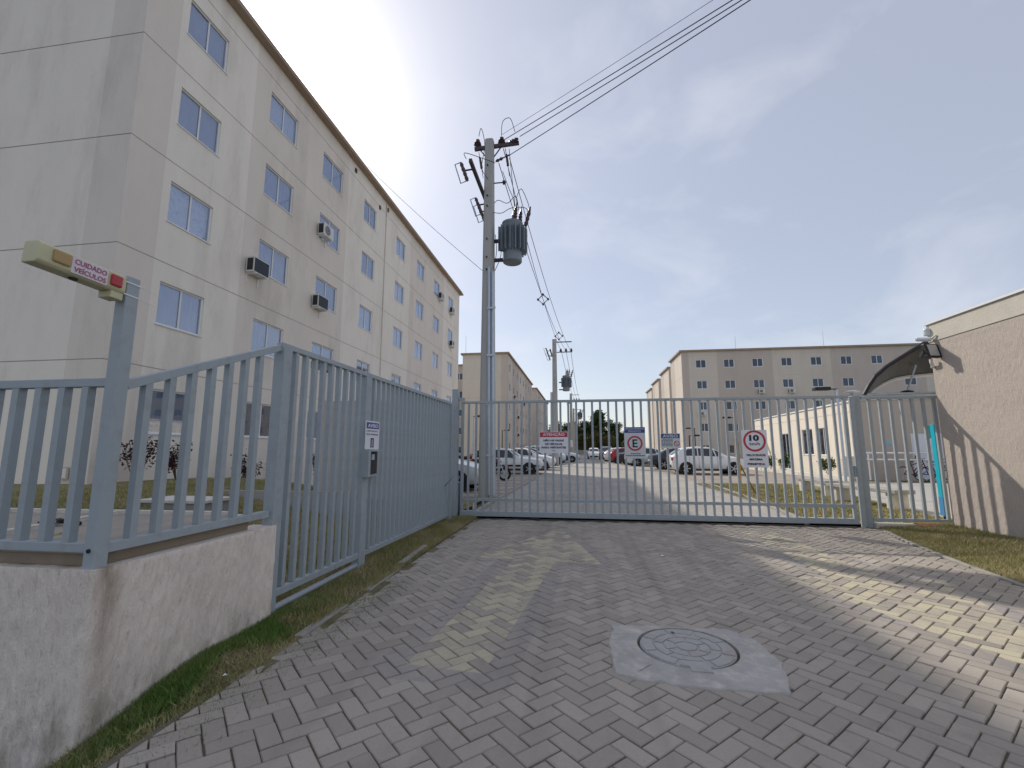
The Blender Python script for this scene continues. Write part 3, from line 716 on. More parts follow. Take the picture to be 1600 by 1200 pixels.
# sign and intercom housing on the middle post
sg = thing('notice_sign', 'small white notice with blue AVISO header fixed to the long side fence', 'sign')
sx = -2.575
bld('plate', sg, lambda b: b.box(sx - .006, sx, 5.24, 5.62, 1.41, 1.76), SIGNW, 0)
bld('header', sg, lambda b: b.box(sx, sx + .002, 5.262, 5.60, 1.665, 1.742), SIGNB, 0)
lettering('lettering', 'AVISO', (sx + .004, 5.29, 1.68), (0, 1, 0), (0, 0, 1), .28, .045, SIGNW, sg, .03)
lettering('lettering', 'IDENTIFIQUE-SE', (sx + .003, 5.275, 1.625), (0, 1, 0), (0, 0, 1), .30, .02, SIGNK, sg, .01)
lettering('lettering', 'PELO INTERFONE', (sx + .003, 5.265, 1.585), (0, 1, 0), (0, 0, 1), .32, .02, SIGNK, sg, .01)
bld('handset_icon', sg, lambda b: (b.box(sx, sx + .002, 5.385, 5.415, 1.445, 1.55), b.box(sx, sx + .002, 5.44, 5.47, 1.445, 1.55), b.box(sx, sx + .002, 5.415, 5.44, 1.535, 1.55), b.box(sx, sx + .0025, 5.38, 5.475, 1.435, 1.445)), SIGNK, 0)
ic = thing('intercom_box', 'grey steel intercom housing under the notice on the side fence', 'intercom')
bld('housing', ic, lambda b: (b.box(FX + .04, FX + .13, 5.24, 5.30, 1.08, 1.40), b.box(FX + .04, FX + .09, 5.31, 5.60, 1.08, 1.10), b.box(FX + .04, FX + .13, 5.30, 5.62, 1.385, 1.405), b.box(FX + .035, FX + .05, 5.31, 5.62, 1.08, 1.39)))
bld('panel', ic, lambda b: b.box(FX + .05, FX + .075, 5.31, 5.60, 1.11, 1.38), DARKM); bld('keypad', ic, lambda b: b.box(FX + .075, FX + .085, 5.42, 5.5, 1.28, 1.35), GALV)

# warning light unit on the corner post
UNITM = mat('aged_plastic', (0.60, 0.57, 0.37), 0.6, 0, 0.1, 4, .1, 60, stain=(0.42, 0.36, 0.2), stain_scale=3)
wl = thing('warning_light', 'yellowed vehicle warning light box reading CUIDADO VEICULOS on the corner post', 'warning light', (FX, 2.2, 2.36)); wl.rotation_euler = (R(-2.5), 0, 0)
prof = [(-.045, -.055), (.035, -.055), (.05, -.04), (.05, .045), (.035, .058), (-.045, .058)]
b = MB(); b.prism(prof, -.445, .0, lambda a, z, y: (a, y, z)); b.build('housing', UNITM, wl, bevel=.006)
b = MB(); b.box(.046, .062, -.385, -.30, -.025, .04); b.build('amber_lens', mat('lens_amber', (.42, .27, .10), .3, 0, .1, spec=.6), wl, bevel=.008)
b = MB(); b.box(.046, .064, -.095, -.03, -.03, .035); b.build('red_lens', REDL, wl, bevel=.008)
b = MB(); b.box(.05, .0515, -.295, -.11, -.045, .045); b.build('sticker', mat('sticker_white', (.72, .66, .70), .4, 0, .05), wl)
lettering('lettering', 'CUIDADO', (.0535, -.283, .006), (0, 1, 0), (0, 0, 1), .165, .028, PINK, wl, .02)
lettering('lettering', 'VEÍCULOS', (.0535, -.283, -.036), (0, 1, 0), (0, 0, 1), .165, .034, PINK, wl, .02)
b = MB(); b.box(-.04, .045, -.075, -.005, -.095, -.055); b.build('foot_bracket', UNITM, wl, bevel=.004)
b = MB(); b.cyl((0, -.24, -.062), (0, -.24, -.05), .02, n=10); b.build('sensor', BLACKP, wl)
for z in (-.045, .03):
    b = MB(); b.box(-.04, .04, -.0, .1, z - .004, z + .004); b.build('cable_tie', WHITEP, wl)
    b = MB(); b.bar((.04, .1, z), (.085, .15, z - .03), .004, .004); b.build('tie_tail', WHITEP, wl)

# ================================================================== SLIDING GATE
GY = 9.55
gt = thing('sliding_gate', 'wide grey steel sliding gate of vertical bars closing the driveway', 'gate')
bld('top_rail', gt, lambda b: b.box(-2.52, 5.06, GY - .03, GY + .03, 2.375, 2.425))
bld('lower_rail', gt, lambda b: b.box(-2.46, 4.95, GY - .022, GY + .022, .345, .40)); bld('bottom_beam', gt, lambda b: b.box(-2.52, 5.02, GY - .05, GY + .05, .045, .145))
bld('end_stile', gt, lambda b: b.box(-2.52, -2.465, GY - .03, GY + .03, .145, 2.375)); bld('end_stile', gt, lambda b: b.box(4.95, 5.01, GY - .03, GY + .03, .145, 2.375))
bars(gt, [(-2.36 + .1625 * k, GY, .145, 2.375) for k in range(45)], .042, .04)
for x in (-0.95, 3.15):
    wb = bld('wheel_box', gt, lambda b: b.box(x - .09, x + .09, GY - .06, GY + .06, -.01, .046), DARKM, .004)
    b = MB(); b.cyl((x, GY - .02, .045), (x, GY + .07, .045), .045, n=16); b.build('wheel', GALV, wb)
gp = thing('gate_post', 'tall grey steel post where the side fence meets the gate', 'post', (-2.64, 9.5, 0))
bld('column', gp, lambda b: b.box(-.065, .065, -.065, .065, -.05, 2.68)); bld('guide_arm', gp, lambda b: b.box(.065, .2, -.03, .03, 2.44, 2.50))
bld('catch_plate', gp, lambda b: b.box(-.2, -.065, -.02, .02, 2.30, 2.36))
gp = thing('gate_post', 'stout grey steel receiving post at the right end of the gate', 'post', (5.16, 9.62, 0))
bld('column', gp, lambda b: b.box(-.03, .11, -.08, .06, -.05, 2.42)); bld('catch_channel', gp, lambda b: (b.box(-.10, -.03, -.14, -.11, 0, 2.4), b.box(-.05, -.03, -.11, -.08, 0, 2.4)))
bld('lock_box', gp, lambda b: b.box(-.13, -.05, -.11, -.02, .9, 1.1))
f4 = thing('metal_fence', 'short grey steel fence panel between the gate and the guardhouse wall', 'fence')
bld('top_rail', f4, lambda b: b.box(5.27, 6.56, GY - .03, GY + .03, 2.345, 2.395)); bld('bottom_rail', f4, lambda b: b.box(5.27, 6.56, GY - .025, GY + .025, .11, .16))
bars(f4, [(5.41 + .183 * k, GY, .16, 2.345) for k in range(7)], .048, .04)
b = MB(); b.box(5.28, 6.0, 9.46, 9.62, -.02, .075); tag(b.build('concrete_kerb', LINE, bevel=.01), 'pale concrete sill under the short fence panel by the gate post', 'kerb')
b = MB(); b.box(5.93, 6.42, 9.34, 9.60, .02, .075); tag(b.build('clay_slab', mat('terracotta', (.36, .14, .08), .9, 0, .15), bevel=.006), 'orange clay slab lying under the short fence panel', 'slab')

# signs on the gate
def ring(b, cx, cz, r0, r1, y0, y1, n=40):
    for k in range(n):
        a0, a1 = 2 * math.pi * k / n, 2 * math.pi * (k + 1) / n
        b.quad((cx + r0 * math.cos(a0), y0, cz + r0 * math.sin(a0)), (cx + r1 * math.cos(a0), y0, cz + r1 * math.sin(a0)), (cx + r1 * math.cos(a1), y0, cz + r1 * math.sin(a1)), (cx + r0 * math.cos(a1), y0, cz + r0 * math.sin(a1)))
SY = GY - .034
def words(b, x0, x1, z, h, seed, y):
    r = random.Random(seed); x = x0
    while x < x1 - .01:
        wdt = min(r.uniform(.018, .05), x1 - x); b.box(x, x + wdt, y - .001, y, z, z + h); x += wdt + .008
X0, X1 = (1, 0, 0), (0, 0, 1)
s1 = thing('gate_sign', 'white sign with red ATENÇÃO header on the left part of the gate', 'sign')
bld('plate', s1, lambda b: b.box(-.85, -.26, SY, SY + .006, 1.33, 1.765), SIGNW, 0); bld('header', s1, lambda b: b.box(-.84, -.27, SY - .002, SY, 1.655, 1.755), SIGNR, 0)
lettering('lettering', 'ATENÇÃO', (-.78, SY - .004, 1.672), X0, X1, .45, .072, SIGNW, s1, .03)
for tx, z, wd in (('NÃO HÁ VAGAS', 1.565, .42), ('DE VEÍCULOS', 1.492, .35), ('PARA VISITANTES', 1.422, .5)):
    lettering('lettering', tx, (-.555 - wd / 2, SY - .003, z), X0, X1, wd, .052 if 'Í' in tx or 'Ã' in tx else .042, SIGNK, s1, .045)
bld('small_print', s1, lambda b: words(b, -.6, -.51, 1.372, .012, 1, SY - .001), SIGNK, 0)
s2 = thing('gate_sign', 'pale parking sign with a big black E in a red ring on the gate', 'sign')
bld('plate', s2, lambda b: b.box(.865, 1.275, SY, SY + .006, 1.225, 1.85), SIGNG, 0); bld('header', s2, lambda b: b.box(.868, 1.272, SY - .002, SY, 1.735, 1.847), SIGNB, 0)
lettering('lettering', 'ESTACIONAMENTO', (.885, SY - .004, 1.80), X0, X1, .37, .032, SIGNG, s2, .01)
lettering('lettering', 'PRIVATIVO', (.95, SY - .004, 1.752), X0, X1, .24, .032, SIGNG, s2, .01)
bld('red_ring', s2, lambda b: ring(b, 1.07, 1.525, .115, .15, SY - .002, 0), SIGNR, 0)
lettering('letter', 'E', (1.022, SY - .003, 1.445), X0, X1, .1, .16, SIGNK, s2, .02)
bld('small_print', s2, lambda b: (words(b, .98, 1.17, 1.312, .016, 3, SY - .001), words(b, .885, 1.26, 1.272, .018, 4, SY - .001)), SIGNK, 0)
s3 = thing('gate_sign', 'small AVISO sign with blue header and red prohibition symbol on the gate', 'sign')
bld('plate', s3, lambda b: b.box(1.57, 1.945, SY, SY + .006, 1.43, 1.72), SIGNG, 0); bld('header', s3, lambda b: b.box(1.58, 1.935, SY - .002, SY, 1.625, 1.71), SIGNB, 0)
lettering('lettering', 'AVISO', (1.61, SY - .004, 1.637), X0, X1, .29, .06, SIGNG, s3, .03)
bld('small_print', s3, lambda b: [words(b, 1.585 + (.03 if k == 0 else 0), 1.80, 1.60 - .026 * k, .011, 10 + k, SY - .001) for k in range(6)], SIGNK, 0)
bld('red_ring', s3, lambda b: ring(b, 1.875, 1.52, .04, .054, SY - .002, 0), SIGNR, 0)
bld('hand_symbol', s3, lambda b: (b.bar((1.852, SY - .002, 1.55), (1.888, SY - .002, 1.50), .002, .018, (0, 1, 0)), b.bar((1.842, SY - .003, 1.555), (1.908, SY - .003, 1.487), .01, .004, (0, 1, 0))), SIGNR, 0)
s4 = thing('gate_sign', 'white 10 km/h speed limit sign with red ring on the gate', 'sign')
bld('plate', s4, lambda b: b.box(3.095, 3.55, SY, SY + .006, 1.06, 1.78), SIGNW, 0)
bld('red_ring', s4, lambda b: ring(b, 3.32, 1.567, .165, .205, SY - .002, 0), SIGNR, 0)
lettering('numeral', '10', (3.225, SY - .003, 1.565), X0, X1, .18, .12, SIGNK, s4, .05); lettering('unit', 'km/h', (3.228, SY - .003, 1.485), X0, X1, .185, .055, SIGNK, s4, .015)
for tx, z, wd in (('VELOCIDADE', 1.275, .35), ('MÁXIMA', 1.195, .24), ('PERMITIDA', 1.105, .32)):
    lettering('lettering', tx, (3.325 - wd / 2, SY - .003, z), X0, X1, wd, .052 if 'Á' in tx else .042, SIGNK, s4, .045)

# ================================================================== GUARDHOUSE
gh = thing('guardhouse', 'pinkish rough rendered guardhouse with white roof edge at the right', 'building', (6.45, 9.38, 0))
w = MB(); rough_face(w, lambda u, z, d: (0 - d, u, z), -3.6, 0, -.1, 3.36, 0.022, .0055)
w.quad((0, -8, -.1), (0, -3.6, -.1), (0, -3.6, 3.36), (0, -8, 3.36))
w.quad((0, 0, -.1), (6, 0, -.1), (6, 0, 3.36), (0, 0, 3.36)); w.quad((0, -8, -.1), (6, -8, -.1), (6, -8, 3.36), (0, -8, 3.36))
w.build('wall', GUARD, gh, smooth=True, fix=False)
w = MB(); w.box(-.012, 6, -8, .012, 3.375, 3.70); w.build('parapet', mat('parapet_paint', (.55, .515, .45), .9, 0, .1, 4, .5, 40), gh)
w = MB(); w.box(.004, 6, -8, 0, 3.36, 3.375); w.build('groove', GROOVE, gh)
w = MB(); w.box(-.04, 6, -8, .04, 3.70, 3.735); w.build('roof_flashing', WHITEP, gh)
w = MB(); w.box(.93, 6, .012, 1.25, -.1, 3.69); w.build('rear_wing', WALL_L, gh)
cn = thing('door_canopy', 'arched dark translucent canopy on white tube frame beside the guardhouse', 'canopy', (0, 0, 0))
arc = [(5.6, 2.48), (5.71, 2.67), (5.84, 2.85), (6.06, 3.04), (6.31, 3.2), (6.55, 3.35), (6.76, 3.48), (6.95, 3.58), (7.36, 3.66)]
arc2 = [(6.02, 2.56), (6.12, 2.65), (6.29, 2.76), (6.42, 2.82), (6.55, 2.87), (6.73, 2.9), (6.91, 2.915), (7.15, 2.935), (7.36, 2.95)]
POLY = mat('tinted_polycarbonate', (0.10, 0.105, 0.11), 0.45, 0, 0.2, 1.5, spec=.3)
b = MB()
for (a, c), (d, e), (a2, c2), (d2, e2) in zip(arc, arc[1:], arc2, arc2[1:]):
    b.quad((a, 10.0, c + .02), (d, 10.0, e + .02), (d2, 10.55, e2 + .02), (a2, 10.55, c2 + .02)); b.quad((a, 10.0, c + .026), (d, 10.0, e + .026), (d2, 10.55, e2 + .026), (a2, 10.55, c2 + .026))
b.build('sheet', POLY, cn, smooth=True, fix=False)
for y, A_, m_, r_ in ((10.0, arc, DARKM, .04), (10.55, arc2, WHITEP, .035)):
    b = MB(); b.tube([(a, y, c) for a, c in A_], r_, 8); b.build('arch', m_, cn)
b = MB(); b.cyl((5.6, 10.0, 2.48), (7.36, 10.0, 2.50), .03, n=8); b.build('tie_bar', GALV, cn)
b = MB(); b.cyl((6.02, 10.55, 2.56), (7.36, 10.55, 2.52), .025, n=8); b.build('tie_bar', GALV, cn)
b = MB(); b.cyl((5.6, 10.0, 2.48), (6.02, 10.55, 2.56), .03, n=8); b.build('edge_tube', GALV, cn)
b = MB(); b.cyl((6.55, 10.3, 2.52), (6.78, 10.3, 3.1), .02, n=8); b.build('strut', GALV, cn)
cl_ = thing('canopy_lamp', 'small dark lamp hanging under the arched canopy', 'lamp', (6.5, 10.2, 2.50))
b = MB(); b.lathe((0, 0, 0), (0, 0, 1), [(0, .06), (.03, .1), (.06, .11), (.08, .05)], 14); b.build('shade', BLACKP, cl_); b = MB(); b.cyl((0, 0, -.012), (0, 0, .004), .055, n=14); b.build('lens', CLEARL, cl_)
fl = thing('floodlight', 'black LED floodlight on the guardhouse corner aimed at the driveway', 'floodlight', (6.30, 9.12, 3.17)); fl.rotation_euler = (R(-12), 0, R(18)); fl.scale = (1.12, 1, 1.12)
b = MB(); b.box(-.13, .13, -.02, .05, -.115, .115); b.build('body', BLACKP, fl, bevel=.01)
b = MB(); b.box(-.095, .085, -.027, -.02, -.095, .095); b.build('glass', mat('flood_glass', (.42, .44, .44), .2, 0, .03, spec=.6), fl)
b = MB(); b.bar((.13, .03, 0), (.15, .16, 0), .03, .06); b.bar((-.13, .03, 0), (-.08, .16, -.05), .03, .05); b.build('bracket', DARKM, fl)
cc = thing('security_camera', 'white bullet camera under the roof corner of the guardhouse', 'camera', (6.36, 9.3, 3.42)); cc.rotation_euler = (R(-10), 0, R(-130))
b = MB(); b.lathe((0, .06, 0), (0, -1, 0), [(0, .03), (.02, .042), (.2, .042), (.21, .036)], 14); b.build('body', WHITEP, cc)
b = MB(); b.cyl((0, -.155, 0), (0, -.152, 0), .03, n=14); b.build('lens', BLACKP, cc)
b = MB(); b.cyl((0, .05, 0), (.06, .12, .07), .015, n=8); b.build('arm', WHITEP, cc)
jb = thing('junction_box', 'pale round junction box above the camera on the guardhouse corner', 'junction box', (6.42, 9.36, 3.56))
b = MB(); b.lathe((0, 0, -.06), (0, 0, 1), [(0, .05), (.02, .06), (.11, .06), (.13, .05)], 14); b.build('body', SIGNG, jb); b = MB(); b.cyl((0, 0, .06), (0, 0, .19), .006, n=6); b.build('spike', GALV, jb)
cd_ = thing('wall_conduit', 'white pipe elbow below the floodlight on the guardhouse corner', 'pipe', (6.40, 9.3, 2.98))
b = MB(); b.tube([(-.03, -.02, .06), (-.03, -.02, .0), (0, 0, -.05), (.03, .05, -.08)], .028, 8); b.build('elbow', WHITEP, cd_)
CYAN = mat('cyan_paint', (0.0, 0.42, 0.56), .45, 0, .05)
cp = thing('cyan_gate_leaf', 'bright cyan gate leaf standing open behind the short fence panel', 'gate leaf', (6.86, 10.15, 0))
b = MB(); b.box(0, .06, 0, .10, .16, 1.89); b.build('stile', CYAN, cp); b = MB(); b.box(.01, .05, .10, .26, 1.62, 1.88); b.build('leaf_rail', mat('teal_paint', (.0, .16, .2), .5, 0, .05), cp)
b = MB(); b.box(-.004, .064, -.004, .104, .14, .5); b.build('kick_sleeve', mat('sky_blue_paint', (.07, .27, .55), .45, 0, .05), cp); b = MB(); b.cyl((.03, .05, -.02), (.03, .05, .16), .02, n=8); b.build('pivot', DARKM, cp)

# ================================================================== APARTMENT BLOCKS
def facade(mb, P, u0, u1, z0, z1, holes, grooves, bands, rev=0.11):
    """wall with real window openings (reveals rev deep), recessed groove lines and colour bands.
    materials: 0 light, 1 tan, 2 groove"""
    us = {u0, u1}; zs = {z0, z1}
    for a, b, c, d in holes: us |= {a, b}; zs |= {c, d}
    for s, _ in bands:
        if u0 < s < u1: us.add(s)
    gz = []
    for g_ in grooves: gz.append((g_ - .012, g_ + .012)); zs |= {g_ - .012, g_ + .012}
    us = sorted(us); zs = sorted(zs)
    def band(u):
        m_ = 0
        for s, k in bands:
            if u >= s: m_ = k
        return m_
    for a, b in zip(us, us[1:]):
        for c, d in zip(zs, zs[1:]):
            cu, cz = (a + b) / 2, (c + d) / 2
            if any(h[0] < cu < h[1] and h[2] < cz < h[3] for h in holes): continue
            if any(g_[0] < cz < g_[1] for g_ in gz):
                mb.quad(P(a, c, .012), P(b, c, .012), P(b, d, .012), P(a, d, .012), 2)
                mb.quad(P(a, c, 0), P(b, c, 0), P(b, c, .012), P(a, c, .012), 2); mb.quad(P(a, d, 0), P(b, d, 0), P(b, d, .012), P(a, d, .012), 2)
            else: mb.quad(P(a, c, 0), P(b, c, 0), P(b, d, 0), P(a, d, 0), band(cu))
    for a, b, c, d in holes:
        k = band((a + b) / 2)
        mb.quad(P(a, c, 0), P(b, c, 0), P(b, c, rev), P(a, c, rev), k); mb.quad(P(a, d, 0), P(b, d, 0), P(b, d, rev), P(a, d, rev), k)
        mb.quad(P(a, c, 0), P(a, d, 0), P(a, d, rev), P(a, c, rev), k); mb.quad(P(b, c, 0), P(b, d, 0), P(b, d, rev), P(b, c, rev), k)
CURT = {
    'white': mat('curtain_white', (.84, .84, .86), .9, 0, .15, 3, stretch=(8, 8, .4)),
    'blue': mat('curtain_blue', (.20, .25, .36), .9, 0, .2, 3, stretch=(10, 10, .3)),
    'lace': mat('curtain_lace', (.84, .86, .88), .9, 0, .12, 3, stain=(.20, .23, .32), stain_scale=9, stain_amt=.9),
    'grey': mat('sky_tint_grey', (.28, .32, .36), .9, 0, .06, 2), 'red': mat('curtain_red', (.16, .03, .03), .9, 0, .2, 6, stretch=(9, 9, .3)),  # grey sheet carries the reflected sky as colour in windows without curtains
    'dark': mat('room_dark', (.03, .035, .05), .9, 0, .1), 'pale': mat('shutter_pale', (.86, .87, .88), .7, 0, .04)}  # dark sheet is the unlit room painted behind bare panes
win_cache = {}
def window(parent, P, a, b, c, d, kind, far=False, grille=False, shift=0):
    """sliding window in an opening: frame > two panes, curtain behind, sill"""
    wdt, hgt = round(b - a, 3), round(d - c, 3)
    key = (wdt, hgt, far)
    if key not in win_cache:
        t = .045 if not far else .07
        fr = MB(); fr.box(0, wdt, .05, .1, 0, t); fr.box(0, wdt, .05, .1, hgt - t, hgt); fr.box(0, t, .05, .1, t, hgt - t); fr.box(wdt - t * 1.3, wdt, .03, .1, t, hgt - t)
        fr.box(wdt / 2 - t * .5, wdt / 2 + t * .5, .055, .085, t, hgt - t)
        pn = MB(); pn.box(t, wdt / 2 - t * .5, .072, .078, t, hgt - t)
        p2 = MB(); p2.box(wdt / 2 + t * .5, wdt - t * 1.3, .062, .068, t, hgt - t)
        sl_ = MB(); sl_.box(-.03, wdt + .03, -.03, .05, -.03, -.002)
        cu = MB(); nseg = 28 if not far else 8; k0 = .16
        pr = random.Random(int(wdt * 100)); 
        for i in range(nseg):
            x0, x1 = wdt * i / nseg, wdt * (i + 1) / nseg
            y0, y1 = k0 + .02 * math.sin(i * 1.9), k0 + .02 * math.sin((i + 1) * 1.9)
            if not far or True: cu.quad((x0, y0, 0), (x1, y1, 0), (x1, y1, hgt), (x0, y0, hgt))
        gm = FARGLASS if far else GLASS
        win_cache[key] = (fr.mesh('window', WHITEP), pn.mesh('pane', gm), p2.mesh('pane', gm), sl_.mesh('sill', WHITEP), {}, cu)
    fr, pn, p2, sl_, cm, cu = win_cache[key]
    if kind not in cm: cm[kind] = cu.mesh('curtain_or_backing', CURT[kind], smooth=True)
    o = Vector(P(a, c, 0)); eu = Vector(P(a + 1, c, 0)) - o; ed = Vector(P(a, c, 1)) - o
    M = Matrix(((eu.x, ed.x, 0, o.x), (eu.y, ed.y, 0, o.y), (eu.z, ed.z, 1, o.z), (0, 0, 0, 1)))
    w = mesh_obj('window', fr, parent); w.matrix_local = M
    mesh_obj('pane', pn, w); mesh_obj('pane', p2, w); mesh_obj('curtain_or_backing', cm[kind], w)
    if not far: mesh_obj('sill', sl_, w)
    if grille:
        g_ = MB()
        for k in range(7): g_.box(wdt * (k + .5) / 7 - .01, wdt * (k + .5) / 7 + .01, .02, .04, .02, hgt - .02)
        g_.build('grille', WHITEP, w)
    return w
ac_mesh = {}
def air_con(label, parent_loc, rz, cat='air conditioner', group='air conditioner units on the apartment blocks', dark=False):
    t = thing('air_conditioner', label, cat, parent_loc, rz, group)
    if not ac_mesh:
        b = MB(); b.box(-.36, .36, -.33, -.06, 0, .5); ac_mesh['c'] = b.mesh('casing', mat('ac_casing', (.66, .66, .62), .5, 0, .05))
        b = MB(); b.cyl((-.08, -.335, .25), (-.08, -.329, .25), .2, n=20); ac_mesh['g'] = b.mesh('fan_grille', mat('ac_grille', (.10, .10, .11), .5, 0, .05))
        b = MB()
        for r_ in (.07, .13, .19):
            ring(b, -.08, .25, r_ - .006, r_ + .006, -.338, 0, 16)
        ac_mesh['r'] = b.mesh('grille_rings', ac_mesh['c'].materials[0])
        b = MB(); b.box(-.02, .02, -.36, 0, -.04, 0); b.box(-.02, .02, -.03, 0, -.3, -.04); ac_mesh['b'] = b.mesh('bracket', WHITEP)
        b = MB(); b.box(-.362, -.36, -.3, -.09, .05, .45); ac_mesh['s'] = b.mesh('side_fins', DARKM)
        b = MB(); b.box(-.33, .33, -.336, -.33, .03, .47); ac_mesh['d'] = b.mesh('dark_grille', mat('ac_dark', (.03, .035, .05), .6, 0, .1))
    pcs = [('c', 'casing'), ('s', 'side_fins')] + ([('d', 'dark_grille')] if dark else [('g', 'fan_grille'), ('r', 'grille_rings')])
    for k, nm in pcs: mesh_obj(nm, ac_mesh[k], t)
    for x_ in (-.26, .26): o_ = mesh_obj('bracket', ac_mesh['b'], t); o_.location = (x_, 0, 0)
    return t

# ---- left block beside the fence
BX, BY0, BY1, BZ = -10.4, 8.47, 38.0, 0.67
FL = 2.72
b1 = thing('apartment_block', 'long five storey beige apartment block rising on the left behind the fence', 'building', (BX, BY0, 0))
P1 = lambda u, z, d: (-d, u, z)
cols = [(1.15, 2.53), (4.50, 6.03), (7.80, 9.40), (11.48, 12.85), (15.53, 16.9), (18.95, 20.4), (22.5, 23.9), (26.2, 27.6)]
holes = [(a, b, BZ + FL * k + 1.12, BZ + FL * k + 2.22) for k in range(5) for a, b in cols]
grs = [BZ + FL * k for k in range(1, 6)]
f = MB(); facade(f, P1, 0, BY1 - BY0, -.2, 14.95, holes, grs, [(0, 1), (.93, 0), (3.75, 1), (9.9, 0), (17.75, 1), (23.9 - .05, 1), (24.9, 0)])
PE = lambda u, z, d: (-u, d, z)
facade(f, PE, 0, 13, -.2, 14.95, [], grs, [(0, 1), (.95, 0)])
f.quad((0, BY1 - BY0, -.2), (-13, BY1 - BY0, -.2), (-13, BY1 - BY0, 14.95), (0, BY1 - BY0, 14.95), 0); f.quad((-13, 0, -.2), (-13, BY1 - BY0, -.2), (-13, BY1 - BY0, 14.95), (-13, 0, 14.95), 0)
f.build('wall', [WALL_L, WALL_T, GROOVE], b1, fix=False)
f = MB(); f.box(-13.3, .30, -.30, BY1 - BY0 + .3, 14.952, 15.06); f.box(-13.2, .22, -.22, BY1 - BY0 + .22, 15.06, 15.22); f.build('roof_cornice', CORN, b1, bevel=.01)
plan = {(4, 0): 'blue', (3, 0): 'blue', (2, 0): 'lace', (1, 0): 'grey', (0, 0): 'grey', (4, 1): 'white', (3, 1): 'blue', (2, 1): 'grey', (1, 1): 'grey', (0, 1): 'red', (4, 2): 'blue', (3, 2): 'grey', (2, 2): 'grey', (1, 2): 'grey',
        (4, 3): 'dark', (3, 3): 'blue', (2, 3): 'white', (1, 3): 'grey', (4, 4): 'white', (3, 4): 'pale', (2, 4): 'pale', (1, 4): 'grey', (4, 5): 'pale', (3, 5): 'pale', (2, 5): 'pale'}
for k in range(5):
    for i, (a, b) in enumerate(cols):
        window(b1, P1, a, b, BZ + FL * k + 1.12, BZ + FL * k + 2.22, plan.get((k, i), 'pale' if (k + i) % 3 else 'white'))
b = MB()
for (u, z) in ((10.4, 14.5), (14.1, 14.5), (13.1, 14.1)): b.box(0, .05, u, u + .14, z, z + .2)
b.build('roof_vent', DARKM, b1)
b = MB(); b.cyl((.03, 14.0, .6), (.03, 14.0, 14.9), .03, n=8); b.build('downpipe', WALL_T, b1)
for yy, zz_, lab in ((12.75, 6.95, 'air conditioner on the left block under the second column window, third floor'), (16.45, 10.0, 'large air conditioner on the left block below the fourth floor third column window'),
                     (16.35, 6.95, 'air conditioner on the left block below the third floor third column window'), (32.2, 12.55, 'air conditioner on the far end of the left block under the top floor'), (35.2, 12.35, 'top air conditioner at the far corner edge of the left block'), (35.3, 9.6, 'lower air conditioner at the far corner edge of the left block')):
    air_con(lab, (BX, yy, zz_), R(90), dark=zz_ == 6.95)

# ---- other blocks
def block(label, corner, bays, depth, h_base, floors, axis, win_w=1.3, pitch=3.6, start=1.6, end_depth=None, sides=(), seed=1, end_bays=0, lenm=None, rot=0.0):
    """corner = near corner on the street; axis 'Y': long facade along +Y facing +X (left row); 'X': long facade along +X facing -Y (right row)"""
    t = thing('apartment_block', label, 'building', corner, rot, 'beige apartment blocks further along the street')
    L_ = lenm or (start * 2 + pitch * (bays - 1) + win_w); top = h_base + FL * floors + .55; r = random.Random(seed)
    if axis == 'Y':
        P = lambda u, z, d: (-d, u, z); Q = lambda u, z, d: (-u, d, z)
    else:
        P = lambda u, z, d: (u, d, z); Q = lambda u, z, d: (d, u, z)
    cs = [(start + pitch * k, start + pitch * k + win_w) for k in range(bays)]
    hs = [(a, b, h_base + FL * k + 1.12, h_base + FL * k + 2.2) for k in range(floors) for a, b in cs]
    gr = [h_base + FL * k for k in range(1, floors + 1)]
    bands = [(0, 1), (.9, 0), (start + pitch - .8, 1), (start + pitch * 2 + 2.4, 0), (start + pitch * 4 + 2.3, 1), (start + pitch * 7 + 2.3, 0)]
    m_ = MB(); facade(m_, P, 0, L_, -.3, top, hs, gr, bands); facade(m_, Q, 0, depth, -.3, top, [], gr, [(0, 0), (depth * .62, 1)] if axis == 'X' else [(0, 1), (.9, 0)])
    a, b, c = P(L_, 0, 0), P(L_, 0, depth), Q(depth, 0, 0)
    m_.quad((a[0], a[1], -.3), (b[0], b[1], -.3), (b[0], b[1], top), (a[0], a[1], top)); m_.quad((c[0], c[1], -.3), (b[0], b[1], -.3), (b[0], b[1], top), (c[0], c[1], top))
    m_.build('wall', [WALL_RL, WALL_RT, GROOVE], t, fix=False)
    x0, x1 = min(a[0], b[0], c[0], 0), max(a[0], b[0], c[0], 0); y0, y1 = min(a[1], b[1], c[1], 0), max(a[1], b[1], c[1], 0)
    m_ = MB(); m_.box(x0 - .25, x1 + .25, y0 - .25, y1 + .25, top + .002, top + .22); m_.build('roof_cornice', CORN, t)
    for k in range(floors):
        for i, (a_, b_) in enumerate(cs):
            kd = r.choices(['dark', 'blue', 'grey', 'white', 'pale'], [3, 2, 2.2, 2, 2])[0]
            window(t, P, a_, b_, h_base + FL * k + 1.12, h_base + FL * k + 2.2, kd, True)
    return t, P, cs
b2, _, _ = block('second beige apartment block on the left, end wall behind the first utility pole', (-9.6, 60, 0), 8, 6.2, 0.0, 5, 'Y', seed=2, pitch=3.85, start=1.5)
b3, _, _ = block('third beige apartment block on the left, nearest to the distant trees', (-9.3, 97, 0), 9, 12, 0.0, 5, 'Y', seed=3, pitch=3.85, start=1.5)
bs, _, _ = block('set back beige apartment block seen in the gap beyond the left block', (-24.6, 66, 0), 3, 6, -.4, 5, 'X', seed=9, lenm=8.5, pitch=2.6, start=.9)
